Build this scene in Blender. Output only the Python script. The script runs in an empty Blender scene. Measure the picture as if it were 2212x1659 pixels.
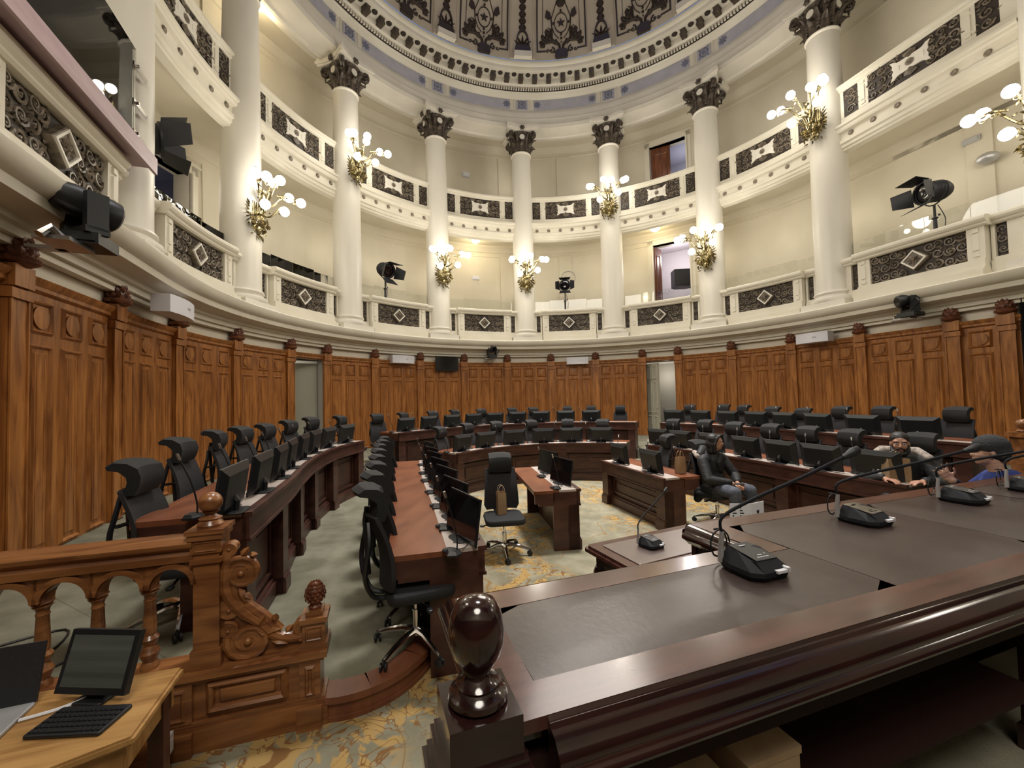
import bpy, bmesh, math, random
from mathutils import Vector, Matrix
sc = bpy.context.scene
COL = sc.collection
PI = math.pi
R_ = math.radians
random.seed(7)

# ------------------------------------------------------------------ camera
cd = bpy.data.cameras.new('camera')
cd.sensor_width = 36.0
cd.lens = 881.6 / 2212 * 36
cd.shift_x = 16.8 / 2212
cd.shift_y = -1.7 / 2212
cd.clip_start = 0.02
cam = bpy.data.objects.new('camera', cd)
COL.objects.link(cam)
cam.matrix_world = Matrix.Translation((-1.7536, -8.8896, 2.0)) @ Matrix.Rotation(PI/2 + 0.0338, 4, 'X') @ Matrix.Rotation(-0.0238, 4, 'Z')
sc.camera = cam

# ------------------------------------------------------------------ world, area light, exposure
w = bpy.data.worlds.new('world'); sc.world = w; w.use_nodes = True
w.node_tree.nodes['Background'].inputs[0].default_value = (0.35, 0.45, 0.7, 1)
w.node_tree.nodes['Background'].inputs[1].default_value = 0.4
sc.view_settings.view_transform = 'Standard'
sc.view_settings.look = 'None'
sc.view_settings.gamma = 1.0
sc.view_settings.use_curve_mapping = False
sc.view_settings.exposure = 0.3
sc.cycles.max_bounces = 6
sc.cycles.diffuse_bounces = 4
sc.cycles.glossy_bounces = 3
sc.cycles.transmission_bounces = 4
sc.cycles.transparent_max_bounces = 8
sc.cycles.caustics_reflective = False
sc.cycles.caustics_refractive = False
sc.cycles.use_denoising = True
sc.cycles.use_adaptive_sampling = True
sc.cycles.adaptive_threshold = 0.02
sc.cycles.sample_clamp_indirect = 4.0
def lamp(name, kind, loc, power, col, size=0.2, rot=None, sy=None):
    l = bpy.data.lights.new(name, kind); l.energy = power; l.color = col
    if kind == 'AREA':
        l.shape = 'DISK' if sy is None else 'RECTANGLE'; l.size = size
        if sy: l.size_y = sy
    else: l.shadow_soft_size = size
    o = bpy.data.objects.new(name, l); COL.objects.link(o); o.location = loc
    if rot: o.rotation_euler = rot
    return o
# the round skylight in the crown of the dome, beam narrowed to fill the floor
lamp('skylight_light', 'AREA', (0, 0, 21.2), 480, (1.0, 0.97, 0.94), 3.2).data.spread = R_(50)
lamp('centre_fill_light', 'POINT', (0, 0, 7.5), 430, (1.0, 0.94, 0.86), 1.4)  # added fill for the lower walls, no fixture hangs here
lamp('rear_fill_light', 'AREA', (-1.0, -11.0, 8.0), 260, (1.0, 0.93, 0.82), 3.0, rot=(R_(25),0,0))  # unseen fill added behind the camera to brighten railing and rostrum

# ------------------------------------------------------------------ materials
def M(name, col, rough=0.5, metal=0.0, col2=None, scale=4.0, stretch=(1,1,1), detail=3.0, bump=0.0, bscale=60.0,
      coat=0.0, emit=0.0, lo=0.35, hi=0.65, spec=None, rand=0.0, dist=0.0):
    m = bpy.data.materials.new(name); m.use_nodes = True
    nt = m.node_tree; b = nt.nodes['Principled BSDF']
    b.inputs['Base Color'].default_value = (*col, 1)
    b.inputs['Roughness'].default_value = rough
    b.inputs['Metallic'].default_value = metal
    if spec is not None: b.inputs['Specular IOR Level'].default_value = spec
    if coat:
        b.inputs['Coat Weight'].default_value = coat; b.inputs['Coat Roughness'].default_value = 0.28 if 'leather' in name else 0.12
    if emit:
        b.inputs['Emission Color'].default_value = (*col, 1); b.inputs['Emission Strength'].default_value = emit
    if col2 or bump:
        tc = nt.nodes.new('ShaderNodeTexCoord'); mp = nt.nodes.new('ShaderNodeMapping')
        nt.links.new(tc.outputs['Object'], mp.inputs['Vector'])
        mp.inputs['Scale'].default_value = stretch
        if rand:
            oi = nt.nodes.new('ShaderNodeObjectInfo'); sc_ = nt.nodes.new('ShaderNodeVectorMath'); sc_.operation = 'SCALE'
            cmb = nt.nodes.new('ShaderNodeCombineXYZ')
            for k in range(3): nt.links.new(oi.outputs['Random'], cmb.inputs[k])
            nt.links.new(cmb.outputs[0], sc_.inputs[0]); sc_.inputs['Scale'].default_value = 37.0 * rand
            nt.links.new(sc_.outputs[0], mp.inputs['Location'])
    if col2:
        n = nt.nodes.new('ShaderNodeTexNoise'); n.inputs['Scale'].default_value = scale; n.inputs['Detail'].default_value = detail
        n.inputs['Distortion'].default_value = dist
        nt.links.new(mp.outputs[0], n.inputs['Vector'])
        r = nt.nodes.new('ShaderNodeValToRGB'); r.color_ramp.elements[0].position = lo; r.color_ramp.elements[1].position = hi
        r.color_ramp.elements[0].color = (*col, 1); r.color_ramp.elements[1].color = (*col2, 1)
        nt.links.new(n.outputs['Fac'], r.inputs['Fac']); nt.links.new(r.outputs['Color'], b.inputs['Base Color'])
    if bump:
        n2 = nt.nodes.new('ShaderNodeTexNoise'); n2.inputs['Scale'].default_value = bscale; n2.inputs['Detail'].default_value = 2
        nt.links.new(mp.outputs[0], n2.inputs['Vector'])
        bp = nt.nodes.new('ShaderNodeBump'); bp.inputs['Strength'].default_value = bump; bp.inputs['Distance'].default_value = 0.01
        nt.links.new(n2.outputs['Fac'], bp.inputs['Height']); nt.links.new(bp.outputs[0], b.inputs['Normal'])
    return m
WOOD = M('golden_wainscot_wood', (0.180,0.060,0.015), 0.33, col2=(0.460,0.190,0.050), scale=2.2, stretch=(5,5,0.55), detail=5, rand=1, dist=1.2, lo=.3, hi=.72, bump=.08, bscale=14)
WOODH = M('rail_wood', (0.130,0.044,0.015), 0.30, col2=(0.300,0.125,0.042), scale=3.0, stretch=(.6,5,5), detail=5, rand=1, dist=.8, coat=.3)
CARV = M('carved_finial_wood', (0.085,0.025,0.012), 0.42, col2=(0.20,0.07,0.03), scale=14, rand=1)
DARK = M('dark_desk_wood', (0.040,0.014,0.010), 0.38, col2=(0.078,0.030,0.020), scale=2.0, stretch=(2,2,5), detail=5, rand=1)
TOPW = M('reddish_worktop_wood', (0.140,0.045,0.021), 0.30, col2=(0.215,0.078,0.038), scale=2.0, stretch=(3,1,1), detail=5, rand=1)
LAM = M('pale_laminate', (0.40,0.34,0.30), 0.4, col2=(0.46,0.40,0.36), scale=3)
MAHO = M('polished_mahogany', (0.010,0.004,0.004), 0.14, col2=(0.034,0.011,0.009), scale=3.5, stretch=(.7,6,6), detail=6, coat=.7, lo=.3, hi=.75)
MAHOT = M('mahogany_frame_top', (0.040,0.013,0.010), 0.22, col2=(0.100,0.036,0.028), scale=3.5, stretch=(.7,7,6), detail=6, coat=.35, lo=.3, hi=.75)
LEATH = M('brown_leather', (0.085,0.055,0.048), 0.34, coat=.8, col2=(0.115,0.078,0.068), scale=5, bump=.12, bscale=40, spec=.9)
OAK = M('light_oak_desk', (0.26,0.13,0.040), 0.38, col2=(0.42,0.24,0.085), scale=2.6, stretch=(1,9,3), detail=6, dist=.6)
CREAM = M('cream_plaster', (0.66,0.615,0.50), 0.55, col2=(0.72,0.68,0.57), scale=1.2, detail=4)
CREAM2 = M('warm_white_column_paint', (0.68,0.645,0.56), 0.42, col2=(0.73,0.695,0.61), scale=1.5, stretch=(1,1,.3), detail=4, bump=.10, bscale=8)
WALLP = M('beige_gallery_wall', (0.58,0.53,0.41), 0.7, col2=(0.63,0.58,0.46), scale=.8, detail=3)
BRONZE = M('brown_relief', (0.085,0.066,0.045), 0.45, col2=(0.25,0.205,0.15), scale=9, detail=3, lo=.4, hi=.7)
CAPM = M('dark_capital_bronze', (0.030,0.022,0.016), 0.45, col2=(0.105,0.078,0.055), scale=8, detail=3, lo=.35, hi=.75)
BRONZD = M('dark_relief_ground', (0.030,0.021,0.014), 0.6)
LILAC = M('lilac_frieze_paint', (0.40,0.40,0.47), 0.6, col2=(0.45,0.45,0.52), scale=3)
LILACD = M('grey_lilac_ornament', (0.16,0.17,0.25), 0.6)
GREYP = M('pale_grey_paint', (0.50,0.49,0.46), 0.6)
DOMEP = M('dome_plaster', (0.46,0.40,0.31), 0.6, col2=(0.52,0.46,0.37), scale=1)
ORN = M('dark_dome_ornament', (0.030,0.018,0.013), 0.45)
GOLD = M('gilt_bronze', (0.50,0.42,0.22), 0.30, 1.0, col2=(0.09,0.075,0.05), scale=30, lo=.38, hi=.62)
BLK = M('black_plastic', (0.010,0.011,0.013), 0.42)
DARKM = M('unlit_brown_board', (0.022,0.008,0.006), 0.7, spec=.2)
MATB = M('soft_black_plastic', (0.008,0.009,0.012), 0.6, spec=.25)
BLK2 = M('matt_black_metal', (0.014,0.015,0.018), 0.5, bump=.15, bscale=60)
MON = M('dark_monitor_shell', (0.011,0.012,0.014), 0.38)
SCR = M('switched_off_screen', (0.006,0.005,0.006), 0.08)
FAB = M('black_mesh_fabric', (0.008,0.008,0.009), 0.75, bump=.6, bscale=220)
FABG = M('charcoal_chair_fabric', (0.013,0.012,0.014), 0.8, bump=.5, bscale=200)
CHR = M('chrome', (0.75,0.75,0.76), 0.12, 1.0)
STEEL = M('brushed_steel', (0.45,0.45,0.46), 0.3, 1.0)
WHT = M('white_plastic', (0.66,0.66,0.70), 0.45)
PAPER = M('white_paper', (0.78,0.78,0.80), 0.8)
KRAFT = M('kraft_paper', (0.48,0.33,0.19), 0.8, col2=(0.55,0.39,0.24), scale=8, rand=1)
GLOBE = M('lit_glass_globe', (1.0,0.96,0.88), 0.3, emit=11.0)
BOWL = M('lit_ceiling_bowl', (1.0,0.88,0.62), 0.3, emit=4.0)
SKYL = M('skylight_glass', (0.30,0.45,0.95), 0.3, emit=2.2)
RED = M('red_enamel', (0.42,0.03,0.025), 0.3)
SKIN = M('skin_light_brown', (0.42,0.22,0.145), 0.5)
SKIN2 = M('skin_pale', (0.50,0.30,0.225), 0.5)
HAIR = M('black_hair', (0.010,0.008,0.008), 0.45, bump=.5, bscale=90)
COAT = M('black_parka', (0.008,0.008,0.009), 0.65, bump=.5, bscale=30)
FUR = M('pale_fur_trim', (0.50,0.42,0.36), 0.95, col2=(0.22,0.19,0.17), scale=30)
JEAN = M('faded_charcoal_jeans', (0.045,0.05,0.066), 0.85, col2=(0.09,0.10,0.125), scale=12)
BLUE = M('blue_sweater', (0.022,0.045,0.22), 0.85, bump=.4, bscale=120)
HAT = M('charcoal_knit_beanie', (0.035,0.037,0.04), 0.95, bump=.8, bscale=90)
DOORW = M('dark_brown_door', (0.090,0.028,0.012), 0.35, col2=(0.18,0.06,0.025), scale=3, stretch=(4,4,.6))
DOORG = M('grey_green_painted_door', (0.40,0.39,0.31), 0.5)
MAUVE = M('pale_mauve_room', (0.42,0.39,0.42), 0.7)
MAROON = M('dusty_pink_slab', (0.34,0.235,0.255), 0.5, col2=(0.40,0.29,0.31), scale=2, stretch=(1,6,6))
WINB = M('blue_evening_window', (0.35,0.42,0.62), 0.3, emit=.55)
GREYM = M('light_grey_metal', (0.5,0.5,0.5), 0.4, .6)

def glass_mat():
    m = bpy.data.materials.new('clear_glass'); m.use_nodes = True; nt = m.node_tree
    nt.nodes.remove(nt.nodes['Principled BSDF']); out = nt.nodes['Material Output']
    t = nt.nodes.new('ShaderNodeBsdfTransparent'); t.inputs[0].default_value = (0.965,0.975,0.965,1)
    g = nt.nodes.new('ShaderNodeBsdfGlossy'); g.inputs['Roughness'].default_value = 0.02
    f = nt.nodes.new('ShaderNodeFresnel'); f.inputs[0].default_value = 1.5
    x = nt.nodes.new('ShaderNodeMixShader'); nt.links.new(f.outputs[0], x.inputs[0])
    nt.links.new(t.outputs[0], x.inputs[1]); nt.links.new(g.outputs[0], x.inputs[2]); nt.links.new(x.outputs[0], out.inputs[0])
    return m
GLASS = glass_mat()

def carpet_mat(name, floral):
    m = bpy.data.materials.new(name); m.use_nodes = True; nt = m.node_tree; b = nt.nodes['Principled BSDF']
    b.inputs['Roughness'].default_value = 0.95; b.inputs['Specular IOR Level'].default_value = 0.1
    tc = nt.nodes.new('ShaderNodeTexCoord')
    def noise(scale, detail=3, dist=0):
        n = nt.nodes.new('ShaderNodeTexNoise'); n.inputs['Scale'].default_value = scale; n.inputs['Detail'].default_value = detail
        n.inputs['Distortion'].default_value = dist; nt.links.new(tc.outputs['Object'], n.inputs['Vector']); return n
    def ramp(src, p0, p1, c0, c1):
        r = nt.nodes.new('ShaderNodeValToRGB'); r.color_ramp.elements[0].position = p0; r.color_ramp.elements[1].position = p1
        r.color_ramp.elements[0].color = (*c0, 1); r.color_ramp.elements[1].color = (*c1, 1)
        nt.links.new(src, r.inputs[0]); return r
    base = ramp(noise(3.5, 6).outputs['Fac'], .35, .7, *(((0.19,0.175,0.12),(0.31,0.285,0.205)) if floral else ((0.150,0.142,0.100),(0.235,0.225,0.168))))
    last = base.outputs[0]
    if floral:
        def mix(mask, col, prev):
            x = nt.nodes.new('ShaderNodeMix'); x.data_type = 'RGBA'; nt.links.new(mask, x.inputs[0]); nt.links.new(prev, x.inputs[6])
            x.inputs[7].default_value = (*col, 1); return x.outputs[2]
        def band(n, centre, width):
            s = nt.nodes.new('ShaderNodeMath'); s.operation = 'SUBTRACT'; nt.links.new(n, s.inputs[0]); s.inputs[1].default_value = centre
            a = nt.nodes.new('ShaderNodeMath'); a.operation = 'ABSOLUTE'; nt.links.new(s.outputs[0], a.inputs[0])
            return ramp(a.outputs[0], width*.6, width, (1,1,1), (0,0,0)).outputs[0]
        def mult(a, c):
            s = nt.nodes.new('ShaderNodeMath'); s.operation = 'MULTIPLY'; nt.links.new(a, s.inputs[0]); nt.links.new(c, s.inputs[1]); return s.outputs[0]
        area = ramp(noise(.75, 2).outputs['Fac'], .42, .50, (0,0,0), (1,1,1)).outputs[0]
        leaf = ramp(noise(3.2, 2.5, 1.8).outputs['Fac'], .50, .55, (0,0,0), (1,1,1)).outputs[0]
        vein = band(noise(4.6, 1.5, 2.2).outputs['Fac'], .5, .024)
        stem = band(noise(.9, 1, 1.2).outputs['Fac'], .47, .006)
        last = mix(mult(area, leaf), (0.38,0.25,0.095), last)
        last = mix(mult(area, vein), (0.20,0.105,0.040), last)
        last = mix(stem, (0.24,0.15,0.06), last)
    nt.links.new(last, b.inputs['Base Color'])
    n2 = noise(160, 2); bp = nt.nodes.new('ShaderNodeBump'); bp.inputs['Strength'].default_value = .5; bp.inputs['Distance'].default_value = .01
    nt.links.new(n2.outputs['Fac'], bp.inputs['Height']); nt.links.new(bp.outputs[0], b.inputs['Normal'])
    return m
CARP = carpet_mat('plain_green_grey_carpet', False)
CARF = carpet_mat('floral_carpet', True)

# ------------------------------------------------------------------ mesh helpers
def mesh_of(name, bm, mats, smooth=False):
    me = bpy.data.meshes.new(name); bmesh.ops.recalc_face_normals(bm, faces=bm.faces); bm.to_mesh(me); bm.free()
    for m in (mats if isinstance(mats, (list, tuple)) else [mats]): me.materials.append(m)
    if smooth:
        me.polygons.foreach_set('use_smooth', [True]*len(me.polygons))
        try: me.set_sharp_from_angle(angle=R_(38))
        except Exception: pass
    return me
def put(name, me, parent=None, mat=None, **props):
    o = bpy.data.objects.new(name, me); COL.objects.link(o)
    if parent: o.parent = parent
    if mat is not None: o.matrix_local = mat
    for k, v in props.items(): o[k] = v
    return o
def obj(name, bm, mats, parent=None, mat=None, smooth=False, **props):
    return put(name, mesh_of(name, bm, mats, smooth), parent, mat, **props)
def thing(name, label, cat, mat=None, group=None):
    o = bpy.data.objects.new(name, None); COL.objects.link(o); o.empty_display_size = .1
    if mat is not None: o.matrix_world = mat
    o['label'] = label; o['category'] = cat
    if group: o['group'] = group
    return o
def tag(o, label, cat, group=None):
    o['label'] = label; o['category'] = cat
    if group: o['group'] = group
    return o
def copy_thing(root, mat, label, group=None, skip=()):
    r = root.copy(); COL.objects.link(r); r.matrix_world = mat; r['label'] = label
    if group: r['group'] = group
    for ch in list(root.children):
        if ch.name.split('.')[0] in skip: continue
        c = ch.copy(); COL.objects.link(c); c.parent = r
        for g in list(ch.children):
            d = g.copy(); COL.objects.link(d); d.parent = c
    return r
def B(): return bmesh.new()
def T(x=0, y=0, z=0, rz=0, rx=0, ry=0, s=1):
    return Matrix.Translation((x,y,z)) @ Matrix.Rotation(rz,4,'Z') @ Matrix.Rotation(ry,4,'Y') @ Matrix.Rotation(rx,4,'X') @ Matrix.Scale(s,4)
def quads(bm, rings, closed=True, mi=0, caps=False, wrap=False):
    vs = [[bm.verts.new(p) for p in r] for r in rings]
    n = len(rings[0]); rr = len(vs) if wrap else len(vs)-1
    for i in range(rr):
        a = vs[i]; b = vs[(i+1) % len(vs)]
        for j in range(n if closed else n-1):
            f = bm.faces.new((a[j], a[(j+1)%n], b[(j+1)%n], b[j])); f.material_index = mi
    if caps and closed:
        f = bm.faces.new(vs[0]); f.material_index = mi
        f = bm.faces.new(list(reversed(vs[-1]))); f.material_index = mi
    return vs
def bx(bm, x0, x1, y0, y1, z0, z1, nx=1, mi=0, m=None):
    rings = []
    for i in range(nx+1):
        x = x0 + (x1-x0)*i/nx
        r = [Vector((x,y0,z0)), Vector((x,y1,z0)), Vector((x,y1,z1)), Vector((x,y0,z1))]
        if m: r = [m @ v for v in r]
        rings.append(r)
    quads(bm, rings, True, mi, True)
def frustum(bm, x0, x1, z0, z1, y0, y1, inset, m=None, mi=0):
    """block whose face at y1 is inset: a bevelled field"""
    a = [(x0,y0,z0),(x1,y0,z0),(x1,y0,z1),(x0,y0,z1)]
    b = [(x0+inset,y1,z0+inset),(x1-inset,y1,z0+inset),(x1-inset,y1,z1-inset),(x0+inset,y1,z1-inset)]
    r = [[Vector(p) for p in a],[Vector(p) for p in b]]
    if m: r = [[m@v for v in q] for q in r]
    quads(bm, r, True, mi, True)
def lathe(bm, prof, seg=16, m=None, mi=0, a0=0, a1=2*PI, caps=True):
    full = abs(a1-a0-2*PI) < 1e-6
    rings = []
    for r, z in prof:
        ring = []
        for k in range(seg if full else seg+1):
            a = a0+(a1-a0)*k/seg
            v = Vector((r*math.cos(a), r*math.sin(a), z)); ring.append(m@v if m else v)
        rings.append(ring)
    quads(bm, rings, full, mi, caps and full)
def tube(bm, pts, r, seg=8, mi=0, m=None, cap=True):
    pts = [Vector(p) for p in pts]; n = len(pts)
    rad = r if isinstance(r, (list, tuple)) else [r]*n
    rings = []; up = Vector((0,0,1)); prev = None
    for i, p in enumerate(pts):
        d = (pts[min(i+1,n-1)] - pts[max(i-1,0)])
        d = d.normalized() if d.length > 1e-9 else Vector((0,0,1))
        if prev is None:
            a = d.cross(up)
            if a.length < .05: a = d.cross(Vector((1,0,0)))
        else:
            a = prev - d*prev.dot(d)
            if a.length < 1e-4: a = d.cross(up)
        a.normalize(); prev = a; b = d.cross(a)
        ring = [p + (a*math.cos(2*PI*k/seg) + b*math.sin(2*PI*k/seg))*rad[i] for k in range(seg)]
        rings.append([m@v for v in ring] if m else ring)
    quads(bm, rings, True, mi, cap)
def ball(bm, c, r, seg=12, m=None, mi=0, sx=1, sy=1, sz=1):
    mm = Matrix.Translation(c) @ Matrix.Diagonal((sx,sy,sz,1))
    if m: mm = m @ mm
    lathe(bm, [(max(r*math.sin(PI*k/(seg//2)), 1e-4), -r*math.cos(PI*k/(seg//2))) for k in range(seg//2+1)], seg, mm, mi)
def prism(bm, pts2, y0, y1, m=None, mi=0, inset=None):
    """extrude an (x,z) outline between y0 and y1"""
    a = [Vector((x,y0,z)) for x,z in pts2]; b = [Vector((x,y1,z)) for x,z in pts2]
    if m: a = [m@v for v in a]; b = [m@v for v in b]
    quads(bm, [a,b], True, mi, True)
def plan(bm, pts, z0, z1, mi=0):
    a = [Vector((x,y,z0)) for x,y in pts]; b = [Vector((x,y,z1)) for x,y in pts]
    quads(bm, [a,b], True, mi, True)
def spiral(bm, cx, cz, r0, turns, a0, w, y, sgn=1, depth=.03, n=16, m=None, mi=0):
    pts = []; rad = []
    for k in range(n+1):
        t = k/n; a = a0 + sgn*turns*2*PI*t; r = r0*(1-t)**.9 + r0*.12
        pts.append((cx+r*math.cos(a), y, cz+r*math.sin(a))); rad.append(w*(1-.55*t))
    tube(bm, pts, rad, 5, mi, m)
    ball(bm, (cx, y, cz), r0*.24, 6, m, mi)
def leaf(bm, c, ang, L, W, h, m=None, mi=0):
    """pointed leaf in the xz plane raised towards -y"""
    ca, sa = math.cos(ang), math.sin(ang)
    def p(u, v, hh):
        q = Vector((c[0]+u*ca-v*sa, c[1]-hh, c[2]+u*sa+v*ca)); return m@q if m else q
    o = [p(0,0,0), p(L*.35,W*.5,0), p(L*.7,W*.36,.2*h), p(L,0,.5*h), p(L*.7,-W*.36,.2*h), p(L*.35,-W*.5,0)]
    vs = [bm.verts.new(q) for q in o]; t = bm.verts.new(p(L*.42,0,h))
    for k in range(6):
        f = bm.faces.new((vs[k], vs[(k+1)%6], t)); f.material_index = mi
    f = bm.faces.new(list(reversed(vs))); f.material_index = mi

# ------------------------------------------------------------------ plan of the chamber: an arc between two straight arms
TA, TB = -110.0, 74.0
def CP(th, R=8.0, z=0.0):
    """th degrees clockwise from +Y along the wall line; beyond TA and TB the wall runs straight on"""
    if z > 4.3 and th < -55: R = R + .10*min(1.0, (-55-th)/20.0)
    t = min(max(th, TA), TB); a = R_(t)
    x, y = R*math.sin(a), R*math.cos(a); e = R_(th-t)*8.0
    return Vector((x+e*math.cos(a), y-e*math.sin(a), z))
def FR(th, R=8.0, z=0.0):
    a = R_(min(max(th, TA), TB))
    return Matrix.Translation(CP(th, R, z)) @ Matrix.Rotation(-a, 4, 'Z')
def ring(bm, prof, th0, th1, step=3.0, mi=0, closed=False, fn=CP):
    n = max(1, int(round((th1-th0)/step)))
    rings = [[fn(th0+(th1-th0)*k/n, R, z) for R, z in prof] for k in range(n+1)]
    quads(bm, rings, closed, mi, closed)
def CIR(th, R, z):
    a = R_(th); return Vector((R*math.sin(a), R*math.cos(a), z))
def bend(bm, straight):
    if straight: return bm
    for v in bm.verts:
        x, y, z = v.co; a = x/8.0
        v.co = ((8+y)*math.sin(a), (8+y)*math.cos(a)-8, z)
    return bm
COLS = [-5.92+(i-5)*25.94 for i in range(1, 10)]; COLS[8] += 3.4
BAYS = [-5.92+(i-4.5)*25.94 for i in range(0, 10)][0:10]; BAYS[8] += 1.1
PIL = {1:-126.1,2:-113.0,3:-99.9,4:-86.8,5:-73.7,6:-64.2,7:-51.1,8:-38.0,9:-24.9,10:-11.8,11:1.35,12:14.5,13:27.6,14:37.05,15:50.2,16:63.3,17:76.4,18:89.5,19:95.4}
NUM = ['first','second','third','fourth','fifth','sixth','seventh','eighth','ninth','tenth']

# ================================================================== THE SETTING
def S(name, bm, mats, smooth=False, parent=None, **k):
    o = obj(name, bm, mats, parent, smooth=smooth)
    if parent is None: o['kind'] = 'structure'
    for a, b in k.items(): o[a] = b
    return o
# ---- floors
fl = B(); bx(fl, -14, 14, -15, 12, -.30, 0, 1); S('floor', fl, [CARF])
def catmull(P, n=6):
    P = [Vector((*p, 0)) if len(p) == 2 else Vector(p) for p in P]; out = []
    for i in range(len(P)-1):
        a = P[max(i-1,0)]; b = P[i]; c = P[i+1]; d = P[min(i+2,len(P)-1)]
        for k in range(n):
            t = k/n
            out.append(.5*((2*b)+(c-a)*t+(2*a-5*b+4*c-d)*t*t+(3*b-a-3*c+d)*t**3))
    out.append(P[-1]); return [(v.x, v.y) for v in out]
A_F = catmull([(-3.65,-5.86),(-4.00,-4.6),(-4.25,-3.85),(-4.50,-3.0),(-4.66,-2.1),(-4.67,-1.4),(-4.58,-.70)])
B_F = catmull([(-1.93,-5.80),(-2.28,-4.45),(-2.64,-3.15),(-2.92,-2.0),(-3.05,-1.40)])
D_F = catmull([(-2.72,-.62),(-2.30,-.08),(-1.75,.36),(-1.0,.66),(-.3,.74),(.4,.62),(.95,.38)])
E_F = catmull([(-4.32,1.0),(-3.75,1.75),(-3.1,2.45),(-2.3,3.02),(-1.4,3.36),(-.4,3.48),(.6,3.36),(1.3,3.12),(1.95,2.80)])
R2_F = catmull([(1.32,.10),(1.62,-.55),(1.95,-1.30),(2.20,-2.1),(2.42,-2.95),(2.60,-3.6),(2.80,-4.20)])
R3_F = catmull([(2.50,2.35),(3.15,1.60),(3.62,.70),(3.95,-.1),(4.17,-1.0),(4.42,-1.9),(4.80,-3.1)])
C_F = [(-.80,-3.52),(-.93,-2.6),(-1.05,-1.72)]
F_F = [(.03,-1.18),(.26,-2.05),(.50,-2.96)]
def off(P, d):
    out = []
    for i, p in enumerate(P):
        a = Vector(P[max(i-1,0)]); b = Vector(P[min(i+1,len(P)-1)]); t = (b-a).normalized()
        out.append((p[0]-t.y*d, p[1]+t.x*d))
    return out
def tier(name, inner, outer, z, mats):
    bm = B(); n = len(inner); m = len(outer)
    Q = [outer[min(m-1, int(round(i*(m-1)/(n-1))))] for i in range(n)]
    rings = [[Vector((*inner[i],0.001)), Vector((*inner[i],z)), Vector((*Q[i],z)), Vector((*Q[i],0.001))] for i in range(n)]
    quads(bm, rings, True, 0, True); return S(name, bm, mats)
arcpts = [tuple(CP(t, 8.2)[:2]) for t in range(-124, 118, 4)]
curve = [(-2.97,-6.24),(-2.80,-6.21),(-2.66,-6.14),(-2.53,-6.02),(-2.43,-5.86),(-2.37,-5.66),(-2.36,-5.45)]
inner1 = curve + off(B_F, .36)[4:] + [(-3.0,-1.0)] + off(D_F, .22) + [(1.3,.35)] + off(R2_F, .22) + [(3.6,-5.2),(4.4,-7.0)]
tier('floor_2', inner1, [(-3.8,-6.3)]*6 + arcpts[1:], .15, [CARP])
inner2 = [(-3.72,-6.36),(-3.74,-6.1)] + off(A_F, .16) + [(-4.5,-.4),(-4.4,.6)] + off(E_F, .16) + [(2.1,2.75),(2.5,2.5)] + off(R3_F, .16) + [(5.6,-4.5)]
tier('floor_3', inner2, arcpts, .40, [CARP])
st = B(); plan(st, [(-4.55,-.62),(-4.15,-.62),(-3.95,.95),(-4.35,1.0)], .15, .28); S('floor_4', st, [CARP])
# metal step nosings in the gangways
for i, (a, b, z, lab) in enumerate([((-4.16,-.60),(-3.96,.92),.28,'lower bright metal stair nosing between the left desk row and back desk row'),
                               ((-4.55,-.45),(-4.38,.75),.40,'upper bright metal stair nosing between the left desk row and back desk row'),
                               ((-3.03,-1.28),(-2.84,-.72),.15,'bright metal stair nosing at the gap beside the curved minister desk')]):
    bm = B(); tube(bm, [(*a,z+.004),(*b,z+.004)], .014, 6); tag(obj('stair_nosing', bm, CHR), lab, 'stair nosing')
# rostrum platform
HO = Vector((-1.74,-7.99)); HA = R_(18.5); HM = Matrix.Translation((HO.x,HO.y,0)) @ Matrix.Rotation(HA,4,'Z')
bm = B(); bx(bm, -.05, 7.2, -3.6, .50, .001, .50, m=HM); S('floor_5', bm, [CARP])

# ---- lower wall with wainscot (everything on it is a part of the wall)
def bayloop(a, b): return .5*(PIL[a]+PIL[b]), a, b
DOORS = {(5,6), (13,14)}
wl = B()
def seg_wall(bm, t0, t1, R0, R1, z0, z1):
    ring(bm, [(R0,z0),(R0,z1),(R1,z1),(R1,z0)], t0, t1, 2.0, closed=True)
seg_wall(wl, -140, PIL[5], 8.0, 8.25, 0, 4.2); seg_wall(wl, PIL[6], PIL[13], 8.0, 8.25, 0, 4.2); seg_wall(wl, PIL[14], 126, 8.0, 8.25, 0, 4.2)
seg_wall(wl, PIL[5], PIL[6], 8.0, 8.25, 3.22, 4.2); seg_wall(wl, PIL[13], PIL[14], 8.0, 8.25, 3.22, 4.2)
wb = S('wall_back', wl, [CREAM])
# continuous wood boarding, cap moulding and plinth
for t0, t1 in ((-140, PIL[5]), (PIL[6], PIL[13]), (PIL[14], PIL[19]+1.5)):
    bm = B(); ring(bm, [(7.93,.30),(7.93,3.30),(8.0,3.30),(8.0,.30)], t0, t1, 1.64, closed=True); obj('boarding', bm, WOOD, wb)
    bm = B(); ring(bm, [(7.90,.16),(7.86,.18),(7.86,.34),(7.90,.37),(7.93,.40),(8.0,.40),(8.0,.16)], t0, t1, 1.64, closed=True); obj('skirting', bm, WOOD, wb)
    bm = B(); ring(bm, [(7.92,.12),(7.90,.12),(7.90,.17),(8.0,.17),(8.0,.12)], t0, t1, 1.64, closed=True); obj('vent_strip', bm, BLK2, wb)
bm = B(); ring(bm, [(7.93,3.24),(7.89,3.27),(7.89,3.31),(7.85,3.35),(7.84,3.39),(8.0,3.40),(8.0,3.24)], -140, PIL[19]+1.5, 1.64, closed=True)
obj('cap_moulding', bm, WOOD, wb, smooth=True)
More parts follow.
